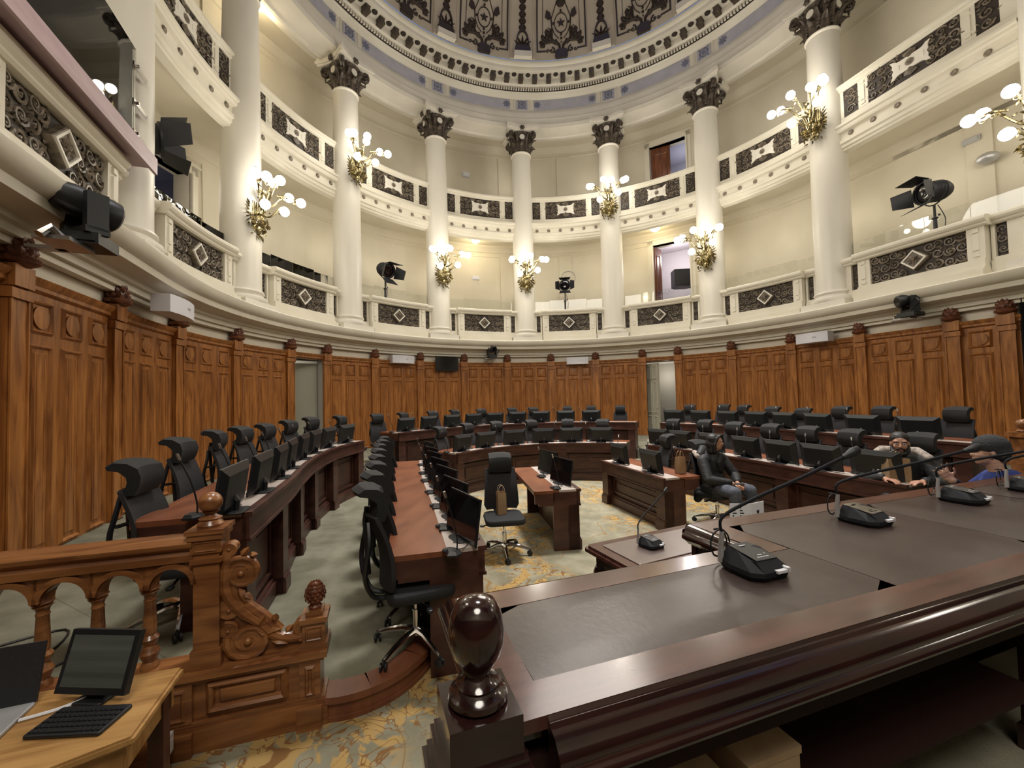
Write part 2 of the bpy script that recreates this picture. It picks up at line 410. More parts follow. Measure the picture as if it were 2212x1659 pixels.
# panels
def frame_bars(bm, x0, x1, z0, z1, y, wd, pr, m=None):
    prof = [(0,0),(.25*wd,-pr*.5),(.5*wd,-pr),(.8*wd,-pr*.6),(wd,0)]
    rings = []
    for o, yy in prof:
        r = [Vector((x0+o,y+yy,z0+o)),Vector((x1-o,y+yy,z0+o)),Vector((x1-o,y+yy,z1-o)),Vector((x0+o,y+yy,z1-o))]
        rings.append([m@v for v in r] if m else r)
    quads(bm, rings, True)
def coffer_mesh(wd):
    bm = B(); frame_bars(bm, -wd/2, wd/2, 2.80, 3.17, -.07, .05, .035)
    lathe(bm, [(.001,0),(min(wd,.36)*.31,0),(min(wd,.36)*.35,-.018),(.001,-.02)], 18, Matrix.Translation((0,-.072,2.985)) @ Matrix.Rotation(-PI/2,4,'X'), caps=False)
    return mesh_of('coffer', bm, WOOD, True)
def long_mesh(wd):
    bm = B(); frame_bars(bm, -wd/2, wd/2, .42, 2.69, -.07, .05, .032)
    frustum(bm, -wd/2+.085, wd/2-.085, .52, 2.60, -.07, -.085, .012)
    for x in (-wd*.16, wd*.16): bx(bm, x-.006, x+.006, -.088, -.07, .54, 2.58)
    return mesh_of('long_panel', bm, WOOD, True)
CW = .37
CM, LM = coffer_mesh(CW), long_mesh(CW)
pb = B(); bx(pb, -.125,.125,-.13,-.06,.38,3.22)
bx(pb, -.14,.14,-.15,-.06,.16,.40)
for x in (-.125,.105): bx(pb, x,x+.02,-.145,-.12,.45,3.1)
bx(pb, -.145,.145,-.16,-.06,3.10,3.20); bx(pb, -.135,.135,-.175,-.06,3.22,3.44)
PM = mesh_of('pilaster', pb, WOOD)
fb = B()
lathe(fb, [(.001,3.40),(.05,3.42),(.10,3.44),(.155,3.47),(.165,3.50),(.15,3.525),(.115,3.53)], 14, Matrix.Translation((0,-.12,0)))
lathe(fb, [(.11,3.52),(.125,3.57),(.115,3.65),(.075,3.72),(.01,3.77)], 12, Matrix.Translation((0,-.12,0)))
for zz, rr, nn in ((3.56,.125,10),(3.62,.118,10),(3.68,.095,8),(3.73,.055,6)):
    for k in range(nn):
        a = 2*PI*(k+(zz*50 % 2)/2)/nn
        leaf(fb, (0,0,0), PI/2, .085, .07, .028, Matrix.Translation((rr*math.cos(a)*.95, rr*math.sin(a)*.95-.12, zz-.02)) @ Matrix.Rotation(a+PI/2,4,'Z'))
FM = mesh_of('finial', fb, CARV, True)
seq = sorted(PIL)
for i in seq:
    if i == 19 or True:
        p = put('pilaster', PM, wb, FR(PIL[i])); f = put('finial', FM, p)
def wain(th, n=3):
    xs = (-.52,0,.52) if n == 3 else (0,)
    for x in xs:
        dth = math.degrees(x/8.0)
        put('coffer', CM, wb, FR(th+dth)); put('long_panel', LM, wb, FR(th+dth))
for a, b in zip(seq[:-1], seq[1:]):
    if (a,b) in DOORS: continue
    wain(.5*(PIL[a]+PIL[b]), 1 if (a,b) == (18,19) else 3)
wain(-132.7)
# dark curtain past the last pilaster at the right
bm = B()
pts = [(-.1+ .045*k, -.10-.05*(k%2)) for k in range(24)]
rings = [[Vector((x,y,.4)), Vector((x,y,4.0))] for x, y in pts]
quads(bm, rings, False); bmesh.ops.solidify(bm, geom=bm.faces[:], thickness=.02)
tag(obj('curtain', bm, FABG, mat=FR(97.4)), 'dark hanging curtain at the right end of the wooden wainscot', 'curtain')
# door recesses in the wainscot
def recess(th, name, leafside):
    m = FR(th); bm = B()
    bx(bm, -.66,.66, 1.5,1.6, 0,3.3, m=m); bx(bm, -.70,-.62, .0,1.6, 0,3.3, m=m); bx(bm, .62,.70,0,1.6,0,3.3, m=m); bx(bm, -.70,.70,0,1.6,3.22,3.3, m=m)
    bx(bm, -.66,.66,0,1.6,.35,.41, m=m)
    r = S('wall_'+name, bm, [GREYP])
    # panelled leaf standing open
    bm = B(); bx(bm, 0, .78, -.03,.03, .42,3.15)
    for x0,x1 in ((.07,.36),(.43,.72)):
        for z0,z1 in ((.55,1.15),(1.25,2.45),(2.55,3.05)):
            frame_bars(bm, x0,x1,z0,z1,-.03,.05,.02)
    a = R_(-38) if leafside > 0 else R_(205)
    d = obj('door_'+('1' if leafside > 0 else '2'), bm, [DOORG], mat=m @ Matrix.Translation((.60 if leafside>0 else -.60,.22,0)) @ Matrix.Rotation(PI+a if leafside > 0 else a+PI*.62, 4, 'Z'))
    d['kind'] = 'structure'
    bm = B(); ball(bm, (.72,-.06,1.45), .025, 8); obj('door_handle', bm, STEEL, d)
    lamp('corridor_light', 'POINT', m @ Vector((0,.9,2.7)), 9, (1,.9,.75), .1)
    return r
recess(.5*(PIL[5]+PIL[6]), 'left_recess', 1)
recess(.5*(PIL[13]+PIL[14]), 'right_recess', -1)

# ---- main cornice and plinth band
bm = B()
ring(bm, [(7.98,3.62),(7.86,3.62),(7.86,3.70),(7.80,3.70),(7.80,3.79),(7.74,3.80),(7.72,3.86),(7.52,3.88),(7.46,3.90),(7.45,4.00),(7.38,4.03),(7.33,4.10),(7.32,4.20),(7.36,4.23),(7.75,4.25),(8.05,4.25)], -140, 126, 2.0)
cor = S('trim_1', bm, [CREAM], True)
# lower gallery parapet, one per bay
def parapet_lower(straight):
    P = {}
    bm = B()
    for s in (-1,1):
        bx(bm, s*1.13, s*1.64, -.20,.14, 4.24,4.55, 6)
        bx(bm, s*1.13, s*1.64, -.17,.12, 4.55,4.62, 6)
        for x0,x1 in ((1.13,1.185),(1.35,1.64)): bx(bm, s*x0, s*x1, -.17,.12, 4.62,5.31, 1)
    bx(bm, -1.13,1.13,-.50,.14,4.24,4.38, 12); bx(bm, -1.12,1.12,-.42,.14,4.38,4.44,12); bx(bm, -1.11,1.11,-.36,.14,4.44,4.62, 12)
    for s in (-1,1):
        bx(bm, s*.85, s*1.11, -.32,.14,4.62,5.31,2); frustum(bm, min(s*.93,s*1.04), max(s*.93,s*1.04), 4.80,5.14, -.31,-.345,.012)
        frustum(bm, min(s*.93,s*1.04), max(s*.93,s*1.04), 4.67,4.77, -.31,-.345,.012); frustum(bm, min(s*.93,s*1.04), max(s*.93,s*1.04), 5.17,5.27, -.31,-.345,.012)
    bx(bm, -.86,.86,.06,.14,4.62,5.31,10)
    P['base'] = (bend(bm, straight), CREAM)
    bm = B()
    def rail(x0, x1, yf, nx):
        prof = [(yf+.09,5.29),(yf+.06,5.32),(yf+.06,5.35),(yf+.02,5.38),(yf,5.42),(yf,5.47),(yf+.03,5.50),(.20,5.50),(.20,5.29)]
        quads(bm, [[Vector((x0+(x1-x0)*k/nx,y,z)) for y,z in prof] for k in range(nx+1)], True, 0, True)
    rail(-1.17,1.17,-.44,14); rail(-1.66,-1.17,-.28,4); rail(1.17,1.66,-.28,4)
    P['rail'] = (bend(bm, straight), CREAM)
    bm = B()
    rs = random.Random(3)
    bx(bm, -.86,.86,-.245,-.20,4.62,5.31,10, mi=1)
    for s in (-1,1):
        for i in range(4):
            for j in range(3):
                if i == 0 and j == 1: continue
                cx = s*(.19+.19*i + (.06 if i == 0 else 0)); cz = 4.74+.225*j + (.02 if i%2 else -.01)
                spiral(bm, cx, cz, .092, 1.55, PI*(j+i)%6.28 + (0 if s>0 else PI), .024, -.262, s*(1 if (i+j)%2 else -1), n=16)
        for k in range(46):
            a = rs.uniform(0,2*PI); leaf(bm, (s*rs.uniform(.15,.84),-.245,rs.uniform(4.66,5.27)), a, rs.uniform(.07,.13), .05, .045)
    P['relief_panel'] = (bend(bm, straight), [BRONZE, BRONZD], True)
    for s in (-1,1):
        bm = B(); x0,x1 = (1.185,1.35)
        bx(bm, s*x0, s*x1, -.10,-.04,4.63,5.30,1, mi=1)
        xc = s*.5*(x0+x1)
        for j in range(3): spiral(bm, xc, 4.76+.21*j, .068, 1.3, j*2.0, .018, -.112, s if j%2 else -s, n=12)
        for j in range(12): leaf(bm, (xc+rs.uniform(-.06,.06),-.10,4.66+.05*j), rs.uniform(0,6.28), .08,.035,.03)
        P['side_relief' if s < 0 else 'side_relief#'] = (bend(bm, straight), [BRONZE, BRONZD], True)
    bm = B()
    o = .235; i_ = .165
    A_ = [Vector((0,0,-o)),Vector((o,0,0)),Vector((0,0,o)),Vector((-o,0,0))]
    c = Vector((0,0,4.965))
    def q(s, y, add=0): return [Vector((v.x*s, y, v.z*s))+c for v in A_]
    quads(bm, [q(1.12,-.24), q(1.06,-.33), q(.98,-.335)], True, 1)
    quads(bm, [q(.98,-.335), q(.97,-.36), q(.80,-.36), q(.77,-.33)], True, 0)
    quads(bm, [q(.77,-.33), q(.02,-.33)], True, 1)
    for k in range(8): leaf(bm, (0,-.33,4.965), k*PI/4, .12,.05,.04, mi=1)
    ball(bm, (0,-.35,4.965), .035, 8, mi=1)
    P['diamond_boss'] = (bm, [CREAM2, BRONZE], True)
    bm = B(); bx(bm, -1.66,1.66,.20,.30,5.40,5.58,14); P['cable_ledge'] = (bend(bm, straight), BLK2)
    bm = B()
    for k in range(4):
        x0 = -1.5+.75*k; bx(bm, x0+.005, x0+.745, .10,.108,5.50,5.95+.05*(k in (1,2)),3)
    P['glass_screen'] = (bend(bm, straight), GLASS)
    return {k: mesh_of(k.strip('#'), v[0], v[1], len(v) > 2) for k, v in P.items()}
PLc, PLs = parapet_lower(False), parapet_lower(True)
WHERE = {0:'at the far left edge behind the pink slab',1:'left, under the first black stage light',2:'second bay right of the left stage light',3:'left of centre, under the tilted stage light',
         4:'straight under the fire lamp bay, left of the middle column',5:'right of the middle column, under the forward stage light',6:'in front of the open doorway',7:'right, beside the first wide column',8:'far right, under the right stage light'}
PLAB = ['cream carved parapet of the lower gallery beside the pink slab, leftmost bay','cream carved parapet of the lower gallery under the big stage light at left','cream carved lower gallery parapet between the two leftmost sconce columns','cream carved lower gallery parapet under the tilted stage light left of centre',
        'cream carved lower gallery parapet just left of the middle column','cream carved lower gallery parapet just right of the middle column','cream carved lower gallery parapet in front of the open doorway','cream carved lower gallery parapet right of the doorway, plain wall behind','cream carved lower gallery parapet under the stage light at far right']
for i in range(9):
    th = BAYS[i]; st_ = i in (0, 8); P = PLs if st_ else PLc
    t = thing('gallery_parapet', PLAB[i], 'parapet', (FR(th, 8.0, 0) if th > -60 else FR(th, 8.1, 0)) @ Matrix.Diagonal((1.06 if i == 8 else 1,1,1,1)), 'lower gallery parapets')
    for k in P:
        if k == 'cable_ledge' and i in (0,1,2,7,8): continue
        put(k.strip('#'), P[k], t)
# ---- upper gallery parapet
def parapet_upper(straight):
    P = {}
    hw = 1.66
    bm = B()
    prof = [(.10,8.47),(-.06,8.49),(-.06,8.55),(-.10,8.57),(-.10,8.66),(-.14,8.68),(-.14,8.77),(-.10,8.79),(-.10,8.95),(-.18,8.98),(-.20,9.03),(-.20,9.08),(-.24,9.11),(-.24,9.17),(-.08,9.18),(-.06,9.20),(-.06,9.38),(.02,9.40),(.12,9.40),(.12,8.47)]
    n = 16; quads(bm, [[Vector((-hw+2*hw*k/n,y,z)) for y,z in prof] for k in range(n+1)], True, 0, True)
    for s in (-1,1):
        bx(bm, s*.84, s*1.06, -.05,.12,9.39,10.13,2); frustum(bm, min(s*.90,s*1.0), max(s*.90,s*1.0), 9.56,9.95,-.045,-.07,.01)
        for z in (9.45,9.99): frustum(bm, min(s*.90,s*1.0), max(s*.90,s*1.0), z,z+.08,-.045,-.07,.01)
        bx(bm, s*1.39, s*hw, -.05,.12,9.39,10.13,3)
    bx(bm, -hw,hw,.06,.12,9.39,10.13,14)
    P['base'] = (bend(bm, straight), CREAM)
    bm = B(); prof = [(-.05,10.11),(-.09,10.15),(-.09,10.19),(-.14,10.23),(-.14,10.28),(-.10,10.31),(.16,10.31),(.16,10.11)]
    quads(bm, [[Vector((-hw+2*hw*k/n,y,z)) for y,z in prof] for k in range(n+1)], True, 0, True); P['rail'] = (bend(bm, straight), CREAM)
    bm = B(); rs = random.Random(5)
    bx(bm, -.84,.84,-.035,0,9.40,10.12,10, mi=1)
    for s in (-1,1):
        for i in range(3):
            for j in range(3): spiral(bm, s*(.36+.19*i), 9.52+.235*j, .09, 1.4, (i+2*j)*1.3, .022, -.05, s if (i+j)%2 else -s, n=14)
        for k in range(40): leaf(bm, (s*rs.uniform(.12,.82),-.035,rs.uniform(9.44,10.08)), rs.uniform(0,6.28), rs.uniform(.07,.13),.05,.04)
        leaf(bm, (0,-.06,9.76+s*.32), s*PI/2+PI, .2,.26,.04)
    P['relief_panel'] = (bend(bm, straight), [BRONZE, BRONZD], True)
    for s in (-1,1):
        bm = B(); bx(bm, s*1.06, s*1.39, -.035,0,9.40,10.12,2, mi=1)
        for j in range(3): spiral(bm, s*1.225, 9.53+.23*j, .10, 1.4, j*1.7, .022, -.05, s if j%2 else -s, n=12)
        for k in range(16): leaf(bm, (s*rs.uniform(1.08,1.37),-.035,rs.uniform(9.44,10.08)), rs.uniform(0,6.28), .09,.045,.035)
        P['side_relief' if s < 0 else 'side_relief#'] = (bend(bm, straight), [BRONZE, BRONZD], True)
    bm = B(); c = 9.76
    o = [(-.37,.235),(-.29,.215),(-.23,.165),(-.18,.155),(.18,.155),(.23,.165),(.29,.215),(.37,.235),(.325,.14),(.335,.06),(.305,0),(.335,-.06),(.325,-.14),(.37,-.235),(.29,-.215),(.23,-.165),(.18,-.155),(-.18,-.155),(-.23,-.165),(-.29,-.215),(-.37,-.235),(-.325,-.14),(-.335,-.06),(-.305,0),(-.335,.06),(-.325,.14)]
    prism(bm, [(x,z+c) for x,z in o], -.03,-.075)
    for x in (-.22,.22): frustum(bm, x-.04,x+.04,c-.07,c+.07,-.07,-.085,.008)
    P['cartouche'] = (bm, CREAM2)
    bm = B(); lathe(bm, [(.001,0),(.075,0),(.08,.02),(.05,.035),(.001,.03)], 14, Matrix.Translation((0,-.07,c)) @ Matrix.Rotation(PI/2,4,'X'))
    P['rosette'] = (bm, BRONZE, True)
    return {k: mesh_of(k.strip('#'), v[0], v[1], len(v) > 2) for k, v in P.items()}
PUc, PUs = parapet_upper(False), parapet_upper(True)
bm = B(); lathe(bm, [(.001,0),(.058,0),(.066,.014),(.042,.034),(.001,.025)], 12, Matrix.Rotation(PI/2,4,'X')); MEDM = mesh_of('medallion', bm, BRONZE, True)
ULAB = ['cream carved upper gallery balcony front at the far top left','cream carved upper gallery balcony front above the big left stage light','cream carved upper gallery balcony front between the two leftmost sconce columns','cream carved upper gallery balcony front left of centre, third from the left',
        'cream carved upper gallery balcony front just left of the middle column','cream carved upper gallery balcony front just right of the middle column','cream carved upper gallery balcony front below the half open brown door','cream carved upper gallery balcony front right of the brown door, before the wide column','cream carved upper gallery balcony front at top right, largest in view']
for i in range(9):
    th = BAYS[i]; P = PUs if i in (0,8) else PUc
    t = thing('balcony_front', ULAB[i], 'balcony', (FR(th, 8.0, 0) if th > -60 else FR(th, 8.1, 0)) @ Matrix.Diagonal((1.06 if i == 8 else 1,1,1,1)), 'upper gallery balcony fronts')
    for k in P: put(k.strip('#'), P[k], t)
    for x in (-1.225,-.735,-.245,.245,.735,1.225):
        a = 0 if i in (0,8) else x/8.0
        mm = Matrix.Translation((x,-.10,8.87)) if i in (0,8) else Matrix.Translation(((7.9)*math.sin(a),(7.9)*math.cos(a)-8,8.87)) @ Matrix.Rotation(-a,4,'Z')
        put('medallion', MEDM, t, mm)
# ---- gallery floors, ceilings and back wall
RW = 9.75
bm = B(); ring(bm, [(8.0,4.0),(8.0,4.25),(RW+.1,4.25),(RW+.1,4.0)], -140,126,3, closed=True); S('floor_6', bm, [GREYP])
bm = B(); ring(bm, [(8.05,8.60),(8.05,9.2),(RW+.1,9.2),(RW+.1,8.84),(8.25,8.84),(8.2,8.60)], -140,126,3, closed=True); S('ceiling_2', bm, [WALLP])
bm = B(); ring(bm, [(8.5,13.45),(8.5,13.8),(RW+.1,13.8),(RW+.1,13.45)], -180,180,3, closed=True, fn=CIR); S('ceiling_3', bm, [WALLP])
D1 = (29.4, 37.9); D0 = (-88.5, -82.0); D3 = (-116, -107)
bm = B()
def wseg(a, b, z0, z1): ring(bm, [(RW,z0),(RW,z1),(RW+.25,z1),(RW+.25,z0)], a, b, 2.2, closed=True)
wseg(-142, D0[0], 4.2, 8.9); wseg(D0[0], D0[1], 7.9, 8.9); wseg(D0[1], D1[0], 4.2, 8.9); wseg(D1[0], D1[1], 8.35, 8.9); wseg(D1[1], 126, 4.2, 8.9)
wseg(-142, D0[0]-2, 9.1, 14); wseg(D0[0]-2, D0[1]-2, 12.6, 14); wseg(D0[1]-2, D1[0], 9.1, 14); wseg(D1[0], D1[1], 12.65, 14); wseg(D1[1], 126, 9.1, 14)
S('wall_gallery', bm, [WALLP])
for z0, nm in ((8.35,'trim_2'),(13.0,'trim_3')):
    bm = B(); ring(bm, [(RW,z0),(RW-.03,z0+.02),(RW-.03,z0+.06),(RW,z0+.08),(RW,z0+.2),(RW-.04,z0+.22),(RW-.06,z0+.28),(RW-.12,z0+.36),(RW-.20,z0+.42),(RW-.22,z0+.5)], -140,126,2.2); S(nm, bm, [WALLP], True)
bm = B(); ring(bm, [(RW-.04,9.2),(RW-.04,9.75),(RW,9.8)], -140,126,2.2); S('baseboard_upper', bm, [WALLP])
# shallow pilaster strips on the gallery wall
bm = B()
for th in (-99.5,-78,-9,7,62,88,96):
    for z0,z1 in ((4.25,8.38),(9.2,13.02)): ring(bm, [(RW,z0),(RW-.05,z0),(RW-.05,z1),(RW,z1)], th-1.7, th+1.7, 1.7, closed=True)
S('trim_4', bm, [WALLP])
# doorways
def doorway(th0, th1, z0, z1, n, leafw, room, lx):
    th = .5*(th0+th1); m = FR(th, RW); hw = R_(th1-th0)*8/2*(RW/8.0)
    bm = B()
    for s in (-1,1):
        bx(bm, s*hw, s*(hw+.20), -.06,.02, z0,z1+.2, m=m); bx(bm, s*hw, s*(hw+.06), -.10,.02, z0,z1+.06, m=m)
        bx(bm, s*(hw+.02), s*hw, 0,.45, z0,z1, m=m)
    bx(bm, -hw-.20,hw+.20,-.06,.02,z1,z1+.20, m=m); bx(bm, -hw-.26,hw+.26,-.10,.02,z1+.20,z1+.26, m=m); bx(bm, -hw,hw,0,.45,z1,z1+.02, m=m)
    S('trim_%d' % (4+n), bm, [CREAM])
    bm = B()
    bx(bm, -hw-.9,hw+1.2,3.2,3.3,z0-.1,z1+.7, m=m); bx(bm, -hw-1.0,-hw-.9,.25,3.3,z0-.1,z1+.7, m=m); bx(bm, hw+1.2,hw+1.3,.25,3.3,z0-.1,z1+.7, m=m)
    bx(bm, -hw-1,hw+1.3,.25,3.3,z1+.6,z1+.7, m=m); bx(bm, -hw-1,hw+1.3,.25,3.3,z0-.1,z0, m=m)
    S('wall_room_%s' % room, bm, [MAUVE])
    bm = B(); bx(bm, 0, leafw, -.03,.03, z0+.02,z1-.02)
    for a, b in ((.12,.48),(.52,.92)): frame_bars(bm, .1, leafw-.1, z0+(z1-z0)*a, z0+(z1-z0)*b, -.03,.06,.02)
    d = obj('door_%d' % (2+n), bm, [DOORW], mat=m @ Matrix.Translation((-hw+.02,.12,0)) @ Matrix.Rotation(lx,4,'Z')); d['kind'] = 'structure'
    # window on the far wall
    bm = B(); bx(bm, hw-.25,hw+1.0,3.14,3.2,z0+1.0,z1+.2, m=m); wd = S('window_%d' % n, bm, [WINB])
    for x in (hw-.25, hw+.35, hw+.96):
        bm = B(); bx(bm, x-.03,x+.03,3.08,3.15,z0+.9,z1+.3, m=m); obj('window_bar', bm, CREAM2, wd)
    for z in (z0+.9, z0+1.9, z1+.2):
        bm = B(); bx(bm, hw-.3,hw+1.1,3.08,3.15,z,z+.07, m=m); obj('window_bar', bm, CREAM2, wd)
    return m, hw
mA, hwA = doorway(D1[0], D1[1], 4.25, 8.35, 1, .55, 'lower', R_(75))
mB, hwB = doorway(D1[0], D1[1], 9.2, 12.65, 2, .78, 'upper', R_(8))
mC, hwC = doorway(D0[0], D0[1], 4.25, 7.9, 3, .5, 'left', R_(80))
mD, hwD = doorway(D0[0]-2, D0[1]-2, 9.2, 12.6, 4, .5, 'upper_left', R_(70))
lamp('lower_room_light', 'POINT', mA @ Vector((0,1.6,8.2)), 120, (1,.93,.9), .2)
lamp('upper_room_light', 'POINT', mB @ Vector((.4,2.2,12.2)), 30, (.8,.85,1), .2)
# pale panelled double door at the far left, seen through the glass
bm = B()
for k in range(2):
    x0 = -1.5+1.5*k; bx(bm, x0+.02,x0+1.48,-.08,.0,4.3,8.2)
    for z0,z1 in ((4.5,5.6),(5.8,7.0),(7.2,8.05)): frame_bars(bm, x0+.22,x0+1.28,z0,z1,-.08,.08,.04)
d = obj('door_7', bm, [DOORG], mat=FR(-127, RW)); d['kind'] = 'structure'
# ---- entablature rings
def CR(name, prof, mat, step=2.5, a0=-180, a1=180, sm=True, **k):
    bm = B(); ring(bm, prof, a0, a1, step, fn=CIR); return S(name, bm, [mat], sm, **k)
CR('trim_10', [(8.75,13.20),(8.55,13.16),(8.5,13.12),(8.40,13.12),(8.38,13.16),(7.74,13.16),(7.70,13.10),(7.66,13.10),(7.65,13.26),(7.69,13.30),(7.69,13.32),(7.73,13.34),(7.73,13.56),(7.77,13.60),(7.79,13.62),(7.79,13.80),(7.80,13.86),(7.86,13.95),(7.88,14.0),(7.90,14.0),(7.90,14.47),(7.87,14.50),(7.82,14.56),(7.78,14.64),(7.72,14.66)], CREAM2)
CR('trim_11', [(8.5,13.5),(8.75,13.20)], WALLP)
CR('trim_12', [(7.72,14.66),(7.72,14.80),(7.60,14.82),(7.56,14.86),(7.54,14.90),(7.54,15.08),(7.20,15.09),(7.14,15.09),(7.12,15.12),(7.12,15.25),(7.07,15.30),(7.04,15.38),(7.04,15.42),(7.2,15.46)], CREAM2)
ent = bpy.data.objects['trim_12']
bm = B()
for k in range(int(360/.77)):
    th = k*.77 - 180
    if not (-95 < th < 95): continue
    a = FRc = None
    r0 = [CIR(th+d, R, z) for d, R, z in ((0,7.66,14.67),(.46,7.66,14.67),(.46,7.66,14.77),(0,7.66,14.77))]
    r1 = [CIR(th+d, R, z) for d, R, z in ((0,7.60,14.67),(.46,7.60,14.67),(.46,7.60,14.77),(0,7.60,14.77))]
    quads(bm, [r0,r1], True, 0, True)
obj('dentil_course', bm, CREAM2, ent, kind='stuff')
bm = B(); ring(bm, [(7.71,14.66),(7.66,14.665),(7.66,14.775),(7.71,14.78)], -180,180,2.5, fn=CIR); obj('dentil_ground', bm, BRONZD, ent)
bm = B()
pr = [(-.09,14.86),(.09,14.86),(.10,14.92),(.07,14.96),(.07,15.02),(.10,15.08),(-.10,15.08),(-.07,15.02),(-.07,14.96),(-.10,14.92)]
prism(bm, [(x,z) for x,z in pr], -.47,-.74)
CONM = mesh_of('console', bm, CAPM)
bm = B(); ball(bm, (0,-.68,15.09), .10, 10, sz=.3); bx(bm, -.16,.16,-.80,-.5,15.06,15.10)
bm2 = B(); lathe(bm2, [(.001,15.03),(.07,15.035),(.095,15.06),(.10,15.085)], 12, Matrix.Translation((0,-.68,0))); ROSM = mesh_of('soffit_rosette', bm2, BRONZD, True); bm.free()
def FC(th, R=8.0, z=0): return Matrix.Translation(CIR(th,R,z)) @ Matrix.Rotation(-R_(th),4,'Z')
for k in range(-15, 17):
    th = -1.63 + k*4.44
    put('console', CONM, ent, FC(th)); put('soffit_rosette', ROSM, ent, FC(th+2.22))
# lilac frieze fields
fr = bpy.data.objects['trim_10']
def frieze(th0, th1, ends):
    bm = B(); ring(bm, [(7.885,14.02),(7.88,14.03),(7.88,14.44),(7.885,14.45)], th0, th1, 1.5, fn=CIR); obj('frieze_field', bm, LILAC, fr)
    if ends:
        for t in (th0+1.0, th1-1.0):
            bm = B(); mm = FC(t, 7.87, 14.235)
            for k in range(8): leaf(bm, (0,0,0), k*PI/4, .17,.07,.012, mm)
            obj('frieze_ornament', bm, LILACD, fr)
    else:
        bm = B(); mm = FC(.5*(th0+th1), 7.87, 14.235)
        lathe(bm, [(.11,0),(.14,.012),(.17,0)], 16, mm @ Matrix.Rotation(PI/2,4,'X'), caps=False)
        for k in range(8): leaf(bm, (0,0,0), k*PI/4, .10,.05,.012, mm)
        for sx in (-1,1):
            for sz in (-1,1): leaf(bm, (sx*.12,0,sz*.12), math.atan2(sz,sx), .09,.06,.01, mm)
        obj('frieze_ornament', bm, LILACD, fr)
        bm = B(); frame_bars(bm, -.36,.36,-.26,.26,0,.05,.02, FC(.5*(th0+th1), 7.885, 14.235)); obj('frieze_frame', bm, CREAM2, fr)
for i in range(1, 9):
    c = COLS[i-1]+.6; frieze(c-1.75, c+1.75, False); frieze(c+3.7, c+22.2, True)
# ---- dome
DR = 6.98; DZ = 15.40
def DP(th, s, out=0.0):
    """point on the dome: th degrees round, s metres up the curve"""
    a = s/DR; r = (DR-out)*math.cos(a); return Vector((r*math.sin(R_(th)), r*math.cos(R_(th)), DZ+(DR-out)*math.sin(a)))
bm = B()
rings = [[DP(th, s) for s in [k*.55 for k in range(18)]] for th in [k*5 for k in range(73)]]
quads(bm, rings, False); 
dome = S('ceiling', bm, [DOMEP], True)
bm = B(); top = DP(0, 17*.55); rr = top.y
lathe(bm, [(.01,top.z-.05),(rr,top.z-.05),(rr+.1,top.z+.1),(.01,top.z+.1)], 32); S('window_oculus', bm, [SKYL])
def dmap(bm, th0, flat_out=0.0):
    for v in bm.verts:
        x, y, z = v.co; a = z/DR
        v.co = DP(th0 + math.degrees(x/(DR*max(math.cos(a),.1))), z, -y)
    return bm
